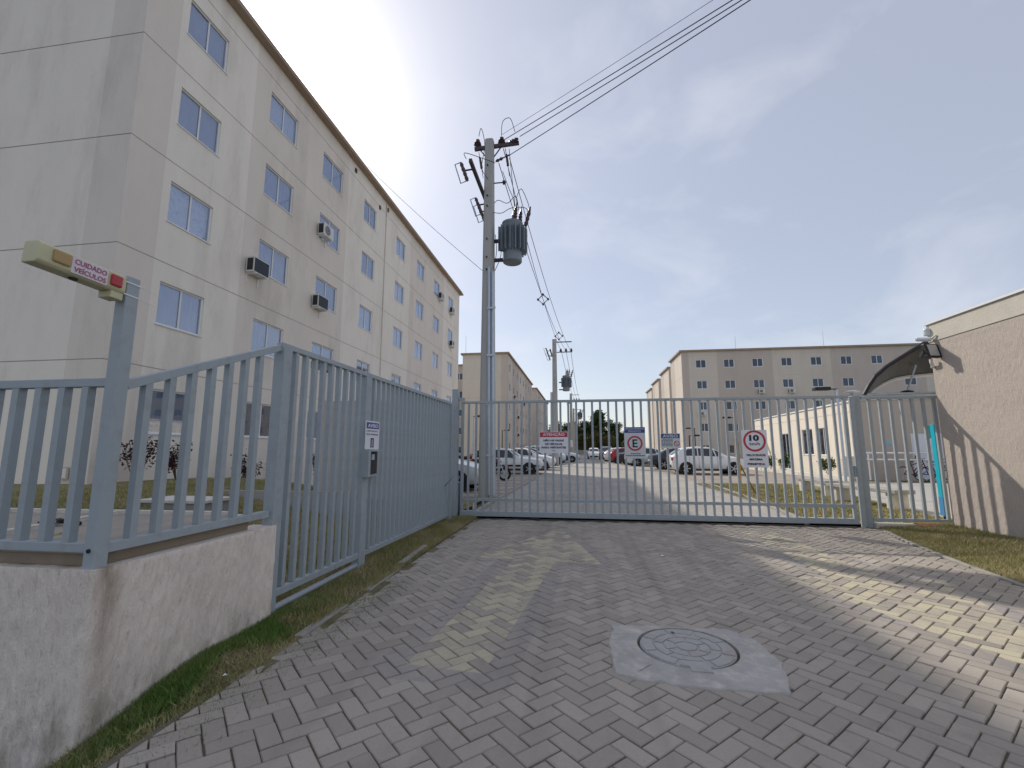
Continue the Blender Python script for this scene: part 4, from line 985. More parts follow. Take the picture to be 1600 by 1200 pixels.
r1, PR, cR = block('wide beige apartment block with rows of windows facing the gate on the right', (13.1, 61, 0), 12, 7.2, -.3, 5, 'X', seed=4, pitch=3.42, start=1.75)
r2, _, _ = block('second of the beige blocks stacked behind the wide right block', (13.75, 73.3, 0), 6, 7.2, -.3, 5, 'X', seed=5)
r3, _, _ = block('third of the beige blocks stacked behind the wide right block', (14.2, 85.7, 0), 6, 7.2, -.3, 5, 'X', seed=6)
r4, _, _ = block('farthest of the beige blocks stacked behind the wide right block', (14.9, 98.8, 0), 6, 7.2, -.3, 5, 'X', seed=7)
for u, fl_, lab in ((1.75 + 3.42 * 2 + .8, 3, 'air conditioner on the wide right block, fourth floor under the third window'), (1.75 + 3.42 * 3 + .9, 3, 'air conditioner on the wide right block, fourth floor under the fourth window'), (1.75 + .5, 2, 'air conditioner on the wide right block, third floor under the first window')):
    air_con(lab, (13.1 + u, 60.98, -.3 + FL * fl_ + .42), 0)
for yy, k, lab in ((1.5 + 3.85 + .8, 3, 'air conditioner on the second left block, fourth floor near its corner'), (1.5 + 3.85 * 2 + .8, 2, 'air conditioner on the second left block, third floor'), (1.5 + 3.85 * 2 + .8, 1, 'air conditioner on the second left block, second floor'), (1.5 + 3.85 * 4 + .8, 3, 'air conditioner on the second left block, fourth floor far half')):
    air_con(lab, (-9.6, 60 + yy, FL * k + .5), R(90))
for nm, p, h in (('rooftop aerial on the left half of the wide right block', (20.5, 63, 13.95), 2.3), ('rooftop aerial on the right half of the wide right block', (31.2, 63, 13.95), 2.6), ('rooftop aerial beside the second left block', (-15.9, 62, 14.2), 3.2)):
    a = thing('roof_aerial', nm, 'aerial', p); b = MB(); b.cyl((0, 0, 0), (0, 0, h), .035, .02, n=6); b.build('mast', GALV, a); b = MB(); b.box(-.2, .2, -.2, .2, -.02, .06); b.build('base', CONC, a)
b = MB(); b.lathe((31.8, 70, 0), (0, 0, 1), [(0, 2), (1, 2)], 20)

# ---- single storey hall behind the benches
hl = thing('community_hall', 'single storey cream hall with white framed windows behind the benches', 'building', (13.4, 24.5, 0), R(-4.0))
HALLM = mat('hall_cream', (.76, .69, .585), .9, 0, .06, 1.5, .4, 30); HALL_SHADE = mat('hall_cream_shaded', (.50, .43, .365), .9, 0, .05, 1.5, .4, 30)  # second tone is the cream darkened: shade painted into the front wall
PH = lambda u, z, d: (d, u, z)
hw = [(3.6, 4.8, 1.05, 2.6), (5.6, 7.2, 1.05, 2.6), (9.4, 11.0, 0.02, 2.45)]
m_ = MB(); facade(m_, PH, 0, 17.0, -.1, 3.75, hw, [3.25], [(0, 0)]); m_.quad((0, 17, -.1), (16, 17, -.1), (16, 17, 3.75), (0, 17, 3.75))
PF = lambda u, z, d: (u, d, z)
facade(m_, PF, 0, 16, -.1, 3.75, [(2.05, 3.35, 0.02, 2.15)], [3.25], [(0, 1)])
m_.build('wall', [HALLM, HALL_SHADE, GROOVE], hl, fix=False)
m_ = MB(); m_.box(-.06, 16, -.06, 17.06, 3.752, 3.83); m_.build('parapet_cap', WHITEP, hl)
for k, (a, b, c, d) in enumerate(hw): window(hl, PH, a, b, c, d, 'dark')
m_ = MB(); m_.box(2.06, 3.34, .04, .08, .02, 2.14); dr = m_.build('door', SIGNW, hl)
m_ = MB()
for k in range(22): m_.box(2.12, 3.28, .025, .04, .12 + k * .09, .165 + k * .09)
m_.build('louvre', SIGNW, dr); m_ = MB(); m_.box(2.14, 2.2, .0, .03, .98, 1.1); m_.build('handle', DARKM, dr)
m_ = MB(); m_.box(.85, 1.25, -.012, 0, 1.62, 1.78); m_.build('plaque', mat('plaque_blue', (.25, .5, .66), .5, 0, .05), hl)
hr = thing('handrail', 'white double rail running along the shaded hall wall', 'handrail', (12.9, 23.4, 0), R(-4))
for z in (.92, 1.22):
    m_ = MB(); m_.cyl((0, 0, z), (7.5, 0, z), .04, n=8); m_.build('rail', WHITEP, hr)
for k in range(6):
    m_ = MB(); m_.cyl((.1 + k * 1.45, 0, 0), (.1 + k * 1.45, 0, 1.22), .03, n=8); m_.build('post', WHITEP, hr)
hb = thing('utility_cabinet', 'cream slatted utility cabinet at the corner of the hall', 'cabinet', (12.6, 24.6, 0))
m_ = MB(); m_.box(0, .6, 0, .5, 0, 1.05); m_.build('body', HALLM, hb)
m_ = MB(); [m_.box(-.015, 0, .05, .45, .12 + k * .12, .2 + k * .12) for k in range(7)]; m_.build('slat', LINE, hb)

# ---- bin store behind the side fence
bw = thing('bin_store', 'plain beige rendered bin store wall standing behind the long fence', 'wall', (-6.08, 9.9, 0))
BIN = mat('bin_store_render', (.50, .44, .385), .9, 0, .06, 2, .4, 40)
m_ = MB(); m_.box(0, 3.05, 0, .14, -.1, 2.52); m_.box(0, .14, .14, .9, -.1, 2.52); m_.box(2.91, 3.05, .14, .6, -.1, 2.52); m_.build('wall', BIN, bw)
m_ = MB(); m_.box(-.01, 3.06, -.012, 0, .02, .30); m_.build('plinth', mat('plinth_dark', (.16, .15, .14), .9, 0, .1), bw)
m_ = MB(); m_.box(2.62, 2.9, -.012, -.001, 1.30, 1.92); tag(m_.build('red_plate', SIGNR), None); bpy.data.objects['red_plate'].parent = bw

# ================================================================== UTILITY POLES
def insulator(b, p, up=(0, 0, 1), s=1.0):
    b.lathe(p, up, [(0, .03 * s), (.03 * s, .085 * s), (.06 * s, .05 * s), (.075 * s, .075 * s), (.10 * s, .045 * s), (.14 * s, .05 * s), (.17 * s, .02 * s)], 12)
def pole(label, x, y, h, w0=.225, w1=.13, arm_side=None, fuses=True, pipes=True, lean=0.0):
    t = thing('utility_pole', label, 'utility pole', (x, y, 0), 0, 'concrete utility poles along the street'); t.rotation_euler = (0, R(lean), 0)
    b = MB(); pr = []
    for z, w in ((-.3, w0), (h, w1)):
        c = w * .32; pr.append([(-w + c, -w, z), (w - c, -w, z), (w, -w + c, z), (w, w - c, z), (w - c, w, z), (-w + c, w, z), (-w, w - c, z), (-w, -w + c, z)])
    b.add(pr[0] + pr[1], [(i, (i + 1) % 8, 8 + (i + 1) % 8, 8 + i) for i in range(8)] + [tuple(range(8, 16))]); b.build('shaft', CONC_P, t)
    if pipes:
        for dx, dy, r_, top in ((.10, -.245, .05, 6.95), (.215, -.23, .045, 6.8)):
            b = MB(); b.cyl((dx, dy, .1), (dx - .05, dy + .05, top), r_, n=12); b.build('conduit', GALV, t, smooth=True)
        for z in (1.2, 2.7, 4.15, 5.6):
            b = MB(); b.box(.02, .28, -.30, -.285, z, z + .06); b.build('pipe_clamp', SIGNG, t)
    for z in (9.0, 9.35, 10.4, 7.3, 7.9, 6.9):
        if z < h:
            b = MB(); ww = w0 + (w1 - w0) * z / h; b.cyl((-.03, -ww - .05, z), (-.03, -ww, z), .025, n=8); b.build('bolt', DARKM, t)
    if arm_side is None:
        b = MB(); b.bar((-.52, 0.1, h - .18), (.95, .1, h - .10), .09, .11); b.build('crossarm', PORC, t)
        b = MB(); b.bar((-.35, .1, h - .2), (-.1, .1, h - .55), .03, .03); b.bar((.35, .1, h - .2), (.1, .1, h - .55), .03, .03); b.build('arm_brace', DARKM, t)
        for q in (-.42, .38): b = MB(); insulator(b, (q, .1, h - .08), s=1.5); b.build('insulator', PORC, t)
        b = MB(); b.lathe((.62, .1, h - .06), (1, -.35, .1), [(0, .03), (.05, .07), (.1, .04), (.15, .07), (.2, .04), (.25, .07), (.34, .03)], 10); b.build('strain_insulator', PORC, t)
        b = MB(); b.lathe((.2, 0, h - .75), (1, .1, .5), [(0, .02), (.08, .055), (.14, .03), (.2, .055), (.28, .02), (.5, .02)], 10); b.build('strain_insulator', PORC, t)
        b = MB(); b.lathe((.14, 0, h - 1.5), (1, 0, 0), [(0, .02), (.3, .02), (.3, .07), (.36, .07), (.4, .03)], 10); b.build('pin_insulator', PORC, t)
        for p, q in (((-.38, .1, h - .3), (-.2, .0, h - 1.3)), ((.5, .1, h - .25), (.62, .1, h - 1.1))):
            b = MB(); b.lathe(p, Vector(q) - Vector(p), [(0, .012), (.2, .012), (.22, .04), (.62, .045), (.65, .012), (1.0, .01)], 8); b.build('surge_arrester', PORC, t)
    else:
        b = MB(); b.bar((.0, 0, h - .25), (1.5, 0, h - .25), .07, .08); b.bar((.2, 0, h - 1.15), (1.55, 0, h - 1.15), .06, .07); b.build('crossarm', DARKM, t)
        for q in (.55, 1.0, 1.45): b = MB(); insulator(b, (q, 0, h - 1.1), s=1.6); b.build('insulator', PORC, t)
    if fuses:
        b = MB(); b.bar((-w1 - .1, -1.6, 9.62), (-w1 - .1, 1.35, 9.62), .09, .11); b.build('fuse_arm', WOODD, t)
        for yy in (-1.2, .75, 1.2):
            c = MB(); o_ = Vector((-w1 - .12, yy, 9.6)); 
            c.lathe(o_ + Vector((-.16, 0, -.35)), (-.35, 0, 1), [(0, .04), (.08, .06), (.16, .045), (.24, .06), (.32, .045), (.40, .06), (.48, .045), (.56, .06), (.62, .04)], 10)
            fz_ = c.build('fuse_cutout', PORC, t)
            c = MB(); c.tube([o_ + Vector((-.36, 0, .26)), o_ + Vector((-.55, 0, .2)), o_ + Vector((-.36, 0, -.42)), o_ + Vector((-.18, 0, -.35))], .02, 6); c.build('fuse_tube', GALV, fz_)
            c = MB(); c.bar(o_ + Vector((-.25, 0, -.02)), o_, .03, .04); c.build('fuse_bracket', DARKM, fz_)
    return t
WOODD = mat('dark_arm', (.075, .07, .07), .8, 0, .1)
def transformer(label, x, y, z):
    t = thing('transformer', label, 'transformer', (x, y, z), 0, 'pole mounted transformers')
    b = MB(); b.lathe((0, 0, 0), (0, 0, 1), [(0, .27), (.03, .30), (.25, .30)], 20); b.build('lower_tank', TRAFO, t, smooth=True)
    b = MB(); b.lathe((0, 0, .25), (0, 0, 1), [(0, .30), (.95, .30), (1.0, .33), (1.06, .33), (1.1, .2)], 20); b.build('tank', TRAFO, t, smooth=True)
    b = MB()
    for k in range(14):
        a = R(-150 + k * 20); c, s_ = math.cos(a), math.sin(a)
        b.bar((c * .38, s_ * .38, .32), (c * .38, s_ * .38, 1.12), .025, .18, (c, s_, 0))
    b.build('cooling_fins', TRAFO, t)
    for k, (dx, dy) in enumerate(((.1, -.15), (.22, .1), (-.02, .18))):
        b = MB(); b.lathe((dx, dy, 1.3), (0.1, -.05, 1), [(0, .05), (.06, .075), (.1, .05), (.16, .072), (.2, .048), (.26, .068), (.3, .045), (.36, .06), (.5, .02), (.62, .012)], 10); b.build('bushing', PORC, t)
    b = MB(); b.lathe((.42, .0, 1.2), (.25, 0, 1), [(0, .05), (.1, .07), (.15, .05), (.25, .07), (.3, .05), (.4, .07), (.5, .045), (.65, .02)], 10); ar = b.build('arrester', PORC, t)
    b = MB(); b.tube([(.3, 0, 1.12), (.34, 0, 1.22), (.44, 0, 1.25)], .022, 6); b.tube([(.46, 0, .85), (.42, -.02, 1.2)], .02, 6); b.build('arrester_bracket', DARKM, ar)
    for z_ in (.12, .75):
        b = MB(); b.bar((-.62, 0, z_), (-.28, 0, z_), .1, .09); b.build('mount', DARKM, t)
    b = MB(); [b.cyl((-.33, .1 * k, .9), (-.42, .1 * k, 1.0), .03, n=8) for k in (-1, 0, 1)]; b.build('low_bushing', DARKM, t)
    return t
p1 = pole('tall concrete utility pole just behind the gate, with two galvanised pipes up its side', -2.74, 13.4, 11.35, w0=.235, w1=.135)
transformer('large grey finned transformer on the utility pole nearest the gate', -2.0, 13.45, 7.15)
p2 = pole('second concrete utility pole down the street behind the ATENÇÃO sign', -2.12, 39.1, 10.85, w0=.26, w1=.17, arm_side='R', pipes=False)
b = MB(); b.cyl((-.34, -.2, 0), (-.3, -.15, 6.2), .09, n=8); b.build('conduit', GALV, p2)
transformer('transformer on the second utility pole', -1.15, 39.1, 6.3)
p3_ = pole('third concrete utility pole far down the street', -1.64, 83, 11.3, w0=.3, w1=.2, arm_side='R', pipes=False)
transformer('small far transformer on the third utility pole', -.1, 83, 6.6)
for X_, Y_, H_, lb in ((-1.5, 104, 10.4, 'fourth thin utility pole in the distance'), (-1.2, 125, 10.8, 'fifth thin utility pole in the distance by the trees'), (-.7, 146, 11.0, 'most distant utility pole against the trees')):
    pole(lb, X_, Y_, H_, w0=.3, w1=.2, arm_side='R', pipes=False, fuses=False)
b = MB(); b.box(-1.86, -1.42, 82.6, 82.62, 1.7, 2.9)
tag(b.build('pole_notice', SIGNW), 'white notice plate fixed on the third utility pole', 'notice')

def sag(a, c, s, n=24):
    a = Vector(a); c = Vector(c); return [a.lerp(c, i / n) - Vector((0, 0, s * 4 * (i / n) * (1 - i / n))) for i in range(n + 1)]
def wire(label, pts, r, m_=None, group='overhead wires'):
    b = MB(); b.tube(pts, r, 5); o = b.build('overhead_wire', m_ or WIREM); return tag(o, label, 'wire', group)
# service span crossing the sky to the upper right
for (px, py, pz), (ex, ey, ez), r_, lab in (((-2.36, 13.5, 11.6), (12.02, 3.7, 11.75), .006, 'thin topmost bare wire crossing the sky to the upper right'),
        ((-2.3, 13.5, 11.4), (12.81, 3.36, 11.5), .0125, 'second wire from the top crossing the sky to the upper right'),
        ((-1.75, 13.4, 11.4), (12.47, 3.6, 11.5), .0125, 'third wire from the top crossing the sky to the upper right'), ((-2.2, 13.45, 10.75), (13.01, 1.96, 10.85), .0125, 'lowest wire crossing the sky to the upper right')):
    wire(lab, sag((px, py, pz), (ex, ey, ez), .08), r_)
# spaced line to the second pole
AL = mat('bare_cable', (.12, .12, .13), .6, 0, .05)
for q, (a, c) in enumerate((((-2.3, 13.5, 11.1), (-1.5, 39.1, 9.75)), ((-2.45, 13.5, 10.6), (-1.1, 39.1, 9.75)), ((-2.1, 13.5, 10.75), (-.7, 39.1, 9.75)))):
    wire(('left', 'middle', 'right')[q] + ' conductor of the spaced line between the first two poles', sag(a, c, .75), .014, AL)
    wire(('left', 'middle', 'right')[q] + ' conductor of the far line beyond the second pole', sag((-1.5 + .4 * q, 39.1, 9.75), (-.9 + .4 * q, 83, 10.2), .8), .02, AL)
def spacer(label, p, s=.28):
    t = thing('line_spacer', label, 'line spacer', p); b = MB(); pts = [(0, 0, s), (s, 0, 0), (0, 0, -s), (-s, 0, 0), (0, 0, s)]; b.tube(pts, .028, 6); b.build('frame', DARKM, t)
    b = MB(); [b.cyl((x, -.06, z), (x, .06, z), .06, n=8) for x, z in ((0, s), (s, 0), (-s, 0), (0, -s))]; b.build('clip', DARKM, t)
spacer('diamond spacer on the spaced line nearer the first pole', (-1.92, 24.5, 9.63)); spacer('diamond spacer on the spaced line nearer the second pole', (-1.42, 32.3, 9.45), .26)
wire('thin cable from the left block roof to the first pole', sag((-10.2, 19.7, 15.3), (-2.9, 13.4, 6.9), .1), .008, AL)
# jumpers hanging on the first pole
J = [[(-2.35, 13.4, 11.5), (-2.3, 13.35, 11.95), (-2.05, 13.3, 12.0), (-1.9, 13.35, 11.55)], [(-3.1, 13.4, 11.55), (-3.0, 13.3, 11.75), (-2.9, 13.4, 11.2), (-2.95, 13.2, 10.3), (-2.75, 13.2, 9.9)],
     [(-2.1, 13.4, 11.0), (-1.98, 13.3, 9.8), (-1.9, 13.4, 8.9), (-1.95, 13.45, 8.7)], [(-2.3, 13.35, 10.2), (-2.1, 13.3, 9.6), (-1.95, 13.3, 9.2), (-1.9, 13.4, 8.8)],
     [(-3.2, 12.2, 9.95), (-3.25, 12.2, 10.15), (-2.9, 12.6, 10.25), (-2.5, 13.1, 10.35)], [(-2.9, 14.2, 9.3), (-2.6, 14.0, 9.6), (-2.2, 13.7, 9.3), (-1.9, 13.5, 9.4), (-1.8, 13.45, 8.9)],
     [(-2.6, 13.3, 8.8), (-2.3, 13.2, 8.7), (-2.0, 13.3, 8.9), (-1.55, 13.4, 8.9), (-1.5, 13.4, 8.5)], [(-2.5, 13.2, 8.0), (-2.45, 13.15, 7.4), (-2.55, 13.15, 6.85)], [(-2.4, 13.2, 7.9), (-2.3, 13.1, 7.3), (-2.5, 13.15, 6.8)],
     [(-1.86, 13.4, 9.3), (-1.7, 13.35, 9.55), (-1.5, 13.4, 9.1), (-1.46, 13.4, 8.9)]]
def smooth_pts(pts, n=5):
    P_ = [Vector(p) for p in pts]; o_ = []
    for i in range(len(P_) - 1):
        a, b_, c, d = P_[max(i - 1, 0)], P_[i], P_[i + 1], P_[min(i + 2, len(P_) - 1)]
        for k in range(n):
            t = k / n; o_.append(.5 * ((2 * b_) + (c - a) * t + (2 * a - 5 * b_ + 4 * c - d) * t * t + (3 * b_ - a - 3 * c + d) * t ** 3))
    return o_ + [P_[-1]]
for pts in J:
    b = MB(); b.tube([p - Vector((-2.74, 13.4, 0)) for p in smooth_pts(pts)], .011, 5); b.build('jumper_wire', WIREM, p1)

# ================================================================== CARS
PAINT = {k: mat('car_paint_' + k, c, .22, m_, .0, spec=.6) for k, c, m_ in (('white', (.80, .80, .80), 0), ('silver', (.62, .65, .68), .25), ('dark', (.025, .03, .05), .1), ('black', (.012, .012, .014), 0), ('red', (.33, .025, .03), .1), ('wine', (.10, .02, .05), .1), ('grey', (.16, .16, .17), .3), ('oldwhite', (.72, .73, .73), 0))}
SEAMM = mat('seam_dark', (.02, .02, .02), .8, 0, 0)
# station: x, bottom z, shoulder z, half width, top z, half width at top
SHAPES = {
 'hatch': dict(st=[(-2.03, .48, .78, .62, .84, .52), (-1.98, .30, .94, .78, 1.0, .64), (-1.80, .24, .99, .85, 1.16, .62), (-1.38, .22, 1.0, .87, 1.40, .60), (-.6, .20, .99, .88, 1.50, .61), (.1, .20, .97, .88, 1.47, .60), (.42, .20, .96, .88, 1.36, .60), (1.02, .20, .95, .87, 1.0, .68), (1.55, .22, .88, .85, .92, .62), (1.9, .26, .78, .78, .80, .52), (2.05, .36, .62, .62, .65, .4)],
               side=[(-1.36, -1.12, -.62, -.60), (-.56, -.54, .34, .24), (.40, .33, .78, .50)], ws=(5.95, 7), rw=(1, 2.9), wb=(-1.24, 1.27), r=.32),
 'wagon': dict(st=[(-2.05, .45, .75, .66, .82, .6), (-2.0, .32, .86, .78, .98, .66), (-1.88, .26, .88, .80, 1.34, .60), (-1.5, .24, .89, .81, 1.40, .60), (-.6, .22, .89, .82, 1.42, .60), (.12, .22, .88, .82, 1.38, .59), (.75, .22, .87, .81, .92, .68), (1.5, .24, .83, .80, .86, .66), (1.92, .28, .76, .77, .79, .62), (2.0, .34, .6, .72, .63, .55)],
               side=[(-1.8, -1.72, -.86, -.84), (-.8, -.78, -.1, -.1), (-.04, -.04, .55, .16)], ws=(5.05, 6), rw=(1, 2), wb=(-1.15, 1.28), r=.30),
 'sedan': dict(st=[(-2.15, .45, .85, .62, .90, .52), (-2.08, .30, .93, .78, .98, .64), (-1.6, .22, .97, .85, 1.03, .66), (-1.15, .20, .96, .86, 1.28, .60), (-.6, .20, .95, .87, 1.43, .58), (.05, .20, .94, .87, 1.42, .58), (.4, .20, .93, .87, 1.30, .59), (1.0, .20, .92, .86, .97, .68), (1.6, .22, .86, .84, .90, .62), (2.0, .28, .75, .74, .78, .5), (2.13, .36, .6, .6, .63, .4)],
               side=[(-1.2, -1.0, -.5, -.5), (-.45, -.45, .35, .22), (.41, .30, .75, .48)], ws=(5.95, 7), rw=(2.05, 3.9), wb=(-1.28, 1.3), r=.32),
 'suv': dict(st=[(-2.1, .5, .9, .66, .98, .56), (-2.03, .34, 1.02, .82, 1.15, .66), (-1.9, .3, 1.06, .88, 1.48, .64), (-1.5, .28, 1.08, .9, 1.60, .64), (-.6, .28, 1.07, .91, 1.66, .65), (.1, .28, 1.06, .91, 1.62, .64), (.45, .28, 1.05, .9, 1.5, .64), (1.02, .28, 1.05, .9, 1.12, .7), (1.6, .3, .99, .88, 1.04, .66), (1.95, .34, .88, .82, .92, .56), (2.1, .42, .7, .66, .74, .44)],
             side=[(-1.75, -1.6, -.7, -.68), (-.62, -.6, .36, .26), (.42, .36, .8, .52)], ws=(5.95, 7), rw=(1, 2.8), wb=(-1.3, 1.3), r=.36)}
car_cache = {}
def sec(s):
    x, zb, sh, w, tz, tw = s
    return [(x, 0, zb), (x, w * .82, zb), (x, w * .97, zb + .14), (x, w, zb + (sh - zb) * .55), (x, w * .965, sh), (x, tw, tz), (x, tw * .6, tz + .035), (x, 0, tz + .045)]
def make_car_meshes(kind):
    S = SHAPES[kind]; st = S['st']; d = {}
    fine = []
    for a, b_ in zip(st, st[1:]):
        for k in range(3): fine.append(tuple(p + (q - p) * k / 3 for p, q in zip(a, b_)))
    fine.append(st[-1])
    b = MB(); rows = []
    for s in fine:
        h_ = sec(s); full = h_ + [(p[0], -p[1], p[2]) for p in h_[-2:0:-1]]; rows.append(full)
    n = len(rows[0]); b.v = [p for r_ in rows for p in r_]
    for i in range(len(rows) - 1):
        for k in range(n): b.f.append((i * n + k, i * n + (k + 1) % n, (i + 1) * n + (k + 1) % n, (i + 1) * n + k)); b.m.append(0)
    b.f.append(tuple(range(n))); b.m.append(0); b.f.append(tuple(range((len(rows) - 1) * n, len(rows) * n))[::-1]); b.m.append(0)
    d['body'] = b
    def at(x):
        for a, c in zip(st, st[1:]):
            if a[0] <= x <= c[0]: return sec(tuple(p + (q - p) * (x - a[0]) / (c[0] - a[0]) for p, q in zip(a, c)))
        return sec(st[0] if x < st[0][0] else st[-1])
    def side_pt(x, t, sgn, off=.008):
        h_ = at(x); p, q = Vector(h_[4]), Vector(h_[5]); v = p.lerp(q, t); return (v.x, sgn * (v.y + off), v.z + off * .4)
    wins = []
    for x0, x0t, x1, x1t in S['side']:
        for sgn in (1, -1):
            m_ = MB(); N_ = 4
            for k in range(N_):
                u0, u1 = k / N_, (k + 1) / N_
                m_.quad(side_pt(x0 + (x1 - x0) * u0, .06, sgn), side_pt(x0 + (x1 - x0) * u1, .06, sgn), side_pt(x0t + (x1t - x0t) * u1, .88, sgn), side_pt(x0t + (x1t - x0t) * u0, .88, sgn))
            wins.append(m_)
    d['side_window'] = wins
    def top_panel(i0, i1):
        m_ = MB(); R_ = []
        for k in range(7):
            q = i0 + (i1 - i0) * k / 6; a = int(math.floor(min(q, len(st) - 1.0001))); s = tuple(p + (r_ - p) * (q - a) for p, r_ in zip(st[a], st[a + 1])); h_ = sec(s)
            sg_ = 1 if i0 > 4 else -1
            R_.append([(h_[k2][0] + .01 * sg_, y * f_, h_[k2][2] + .012) for k2, y, f_ in ((5, h_[5][1], .92), (6, h_[6][1], 1), (7, 0, 1), (6, -h_[6][1], 1), (5, -h_[5][1], .92))])
        for a, c in zip(R_, R_[1:]):
            for k in range(4): m_.quad(a[k], a[k + 1], c[k + 1], c[k])
        return m_
    d['windscreen'] = top_panel(S['ws'][0] + .1, S['ws'][1] - .1); d['rear_window'] = top_panel(S['rw'][0] + .15, S['rw'][1] - .1)
    arch = []
    for x in S['wb']:
        w_ = at(x)[3][1]
        for sgn in (1, -1):
            m_ = MB(); m_.cyl((x, sgn * (w_ - .1), S['r']), (x, sgn * (w_ + .006), S['r']), S['r'] + .065, n=20); arch.append(m_)
    d['wheel_arch'] = arch
    d['wheels'] = [(x, sgn * (at(x)[3][1] - .08), S['r'], sgn) for x in S['wb'] for sgn in (1, -1)]
    hl_, tl = [], []
    xf, xr = st[-2][0], st[1][0]
    for sgn in (1, -1):
        h_ = at(xf - .06); m_ = MB(); m_.box(xf - .22, xf + .05, min(sgn * .5, sgn * .72), max(sgn * .5, sgn * .72), h_[4][2] - .16, h_[4][2] - .03); hl_.append(m_)
        h_ = at(xr + .05); m_ = MB(); y0, y1 = sgn * (h_[4][1] - .2), sgn * (h_[4][1] + .012); m_.box(xr - .035, xr + .16, min(y0, y1), max(y0, y1), h_[4][2] - .2, h_[4][2] - .02); tl.append(m_)
    d['headlight'] = hl_; d['tail_light'] = tl
    m_ = MB(); m_.box(st[-1][0] - .2, st[-1][0] + .02, -.55, .55, st[-1][1] - .08, st[-1][1] + .1); m_.box(st[0][0] - .02, st[0][0] + .2, -.6, .6, st[0][1] - .12, st[0][1] + .04); d['bumper_trim'] = m_
    m_ = MB()
    for sgn in (1, -1):
        for x in (S['side'][-1][0] + .02, S['side'][1][0], S['side'][0][0] + .3):
            h_ = at(x); m_.quad(*[(h_[i][0] + e, sgn * (h_[i][1] + .004), h_[i][2]) for i, e in ((2, 0), (2, .012), (3, .012), (3, 0))]); m_.quad(*[(h_[i][0] + e, sgn * (h_[i][1] + .004), h_[i][2]) for i, e in ((3, 0), (3, .012), (4, .012), (4, 0))])
        for x0, x1 in ((S['wb'][0] + .4, S['wb'][1] - .4),):
            m_.box(x0, x1, min(sgn * (at(0)[2][1] - .03), sgn * (at(0)[2][1] + .012)), max(sgn * (at(0)[2][1] - .03), sgn * (at(0)[2][1] + .012)), .2, .3)
    d['door_seams'] = m_
    m_ = MB(); x = S['side'][-1][2] - .12; h_ = at(x)
    for sgn in (1, -1): m_.box(x - .04, x + .06, min(sgn * (h_[4][1] + .0), sgn * (h_[4][1] + .18)), max(sgn * (h_[4][1]), sgn * (h_[4][1] + .18)), h_[4][2] + .0, h_[4][2] + .13)
    d['mirror'] = m_
    return d
wheel_mesh = {}
def car(kind, colour, label, x, y, rz, group='cars parked inside the condominium', stripe=False):
    t = thing('parked_car', label, 'car', (x, y, 0), R(rz), group)
    if kind not in car_cache:
        d = make_car_meshes(kind); c = {}
        for k, v in d.items():
            if k in ('wheels', 'body', 'mirror'): continue
            mm = {'side_window': CARGLASS, 'windscreen': CARGLASS, 'rear_window': CARGLASS, 'wheel_arch': BLACKP, 'headlight': CLEARL, 'tail_light': REDL, 'bumper_trim': BLACKP, 'door_seams': SEAMM}[k]
            c[k] = [q.mesh(k, mm) for q in (v if isinstance(v, list) else [v])]
        car_cache[kind] = (d, c)
    d, c = car_cache[kind]
    key = (kind, colour)
    if key not in car_cache: car_cache[key] = (d['body'].mesh('body', PAINT[colour], smooth=True), d['mirror'].mesh('mirror', PAINT[colour] if kind != 'wagon' else BLACKP))
    bd, mi = car_cache[key]
    mesh_obj('body', bd, t); mesh_obj('mirror', mi, t)
    for k, ms in c.items():
        for q in ms:
            o = mesh_obj(k, q, t)
            if k in ('headlight', 'tail_light') : 
                pass
    for wx, wy, wr, sgn in d['wheels']:
        kk = (wr, sgn)
        if kk not in wheel_mesh:
            a = MB(); a.lathe((0, -.09, 0), (0, 1, 0), [(0, wr * .68), (.0, wr * .93), (.03, wr), (.15, wr), (.18, wr * .93), (.18, wr * .68)], 24)
            r_ = MB(); yo = sgn * .088
            r_.cyl((0, yo - sgn * .03, 0), (0, yo - sgn * .02, 0), wr * .68, n=20)
            for k in range(5):
                an = 2 * math.pi * k / 5; r_.bar((0, yo, 0), (math.cos(an) * wr * .66, yo, math.sin(an) * wr * .66), .05, .02, (0, 1, 0), 1)
            r_.cyl((0, yo - .01, 0), (0, yo + .012 * sgn, 0), .055, n=10, mi=1)
            wheel_mesh[kk] = (a.mesh('tyre', TYRE, smooth=True), r_.mesh('rim', [BLACKP, RIM]))
        ty, rm = wheel_mesh[kk]
        w = mesh_obj('wheel', ty, t); w.location = (wx, wy, wr); mesh_obj('rim', rm, w)
    if stripe:
        b = MB()
        for sgn in (1, -1): b.box(-1.9, 1.85, min(sgn * .80, sgn * .828), max(sgn * .80, sgn * .828), .42, .52)
        b.build('side_trim', BLACKP, t)
    b = MB(); xr = SHAPES[kind]['st'][0][0]; b.box(xr - .035, xr + .05, -.26, .26, .55, .68); b.build('number_plate', SIGNG, t)
    return t
car('hatch', 'white', 'white hatchback parked side-on behind the AVISO sign on the right', 7.05, 28.0, 0)
car('sedan', 'dark', 'dark blue car parked just behind the white hatchback on the right', 6.95, 34.2, 0)
car('hatch', 'silver', 'silver car parked behind the E sign, right row', 5.7, 40.0, 4)
car('sedan', 'black', 'black car next to the silver one in the right row', 5.4, 43.0, 0)
car('hatch', 'red', 'red car in the right row left of the E sign', 4.75, 46.6, 0)
car('hatch', 'white', 'small white car parked beyond the red one in the right row', 4.4, 49.8, 0)
car('sedan', 'black', 'black car beyond the white one, far in the right row', 4.15, 53.4, 0)
car('suv', 'grey', 'dark grey car facing the gate at the far end of the road', 3.2, 60, -90)
car('hatch', 'white', 'white car facing the gate at the far end of the road', 1.75, 66, -90)
car('hatch', 'silver', 'silver car nearest the gate, half hidden by the left gate post', -5.35, 15.9, 0)
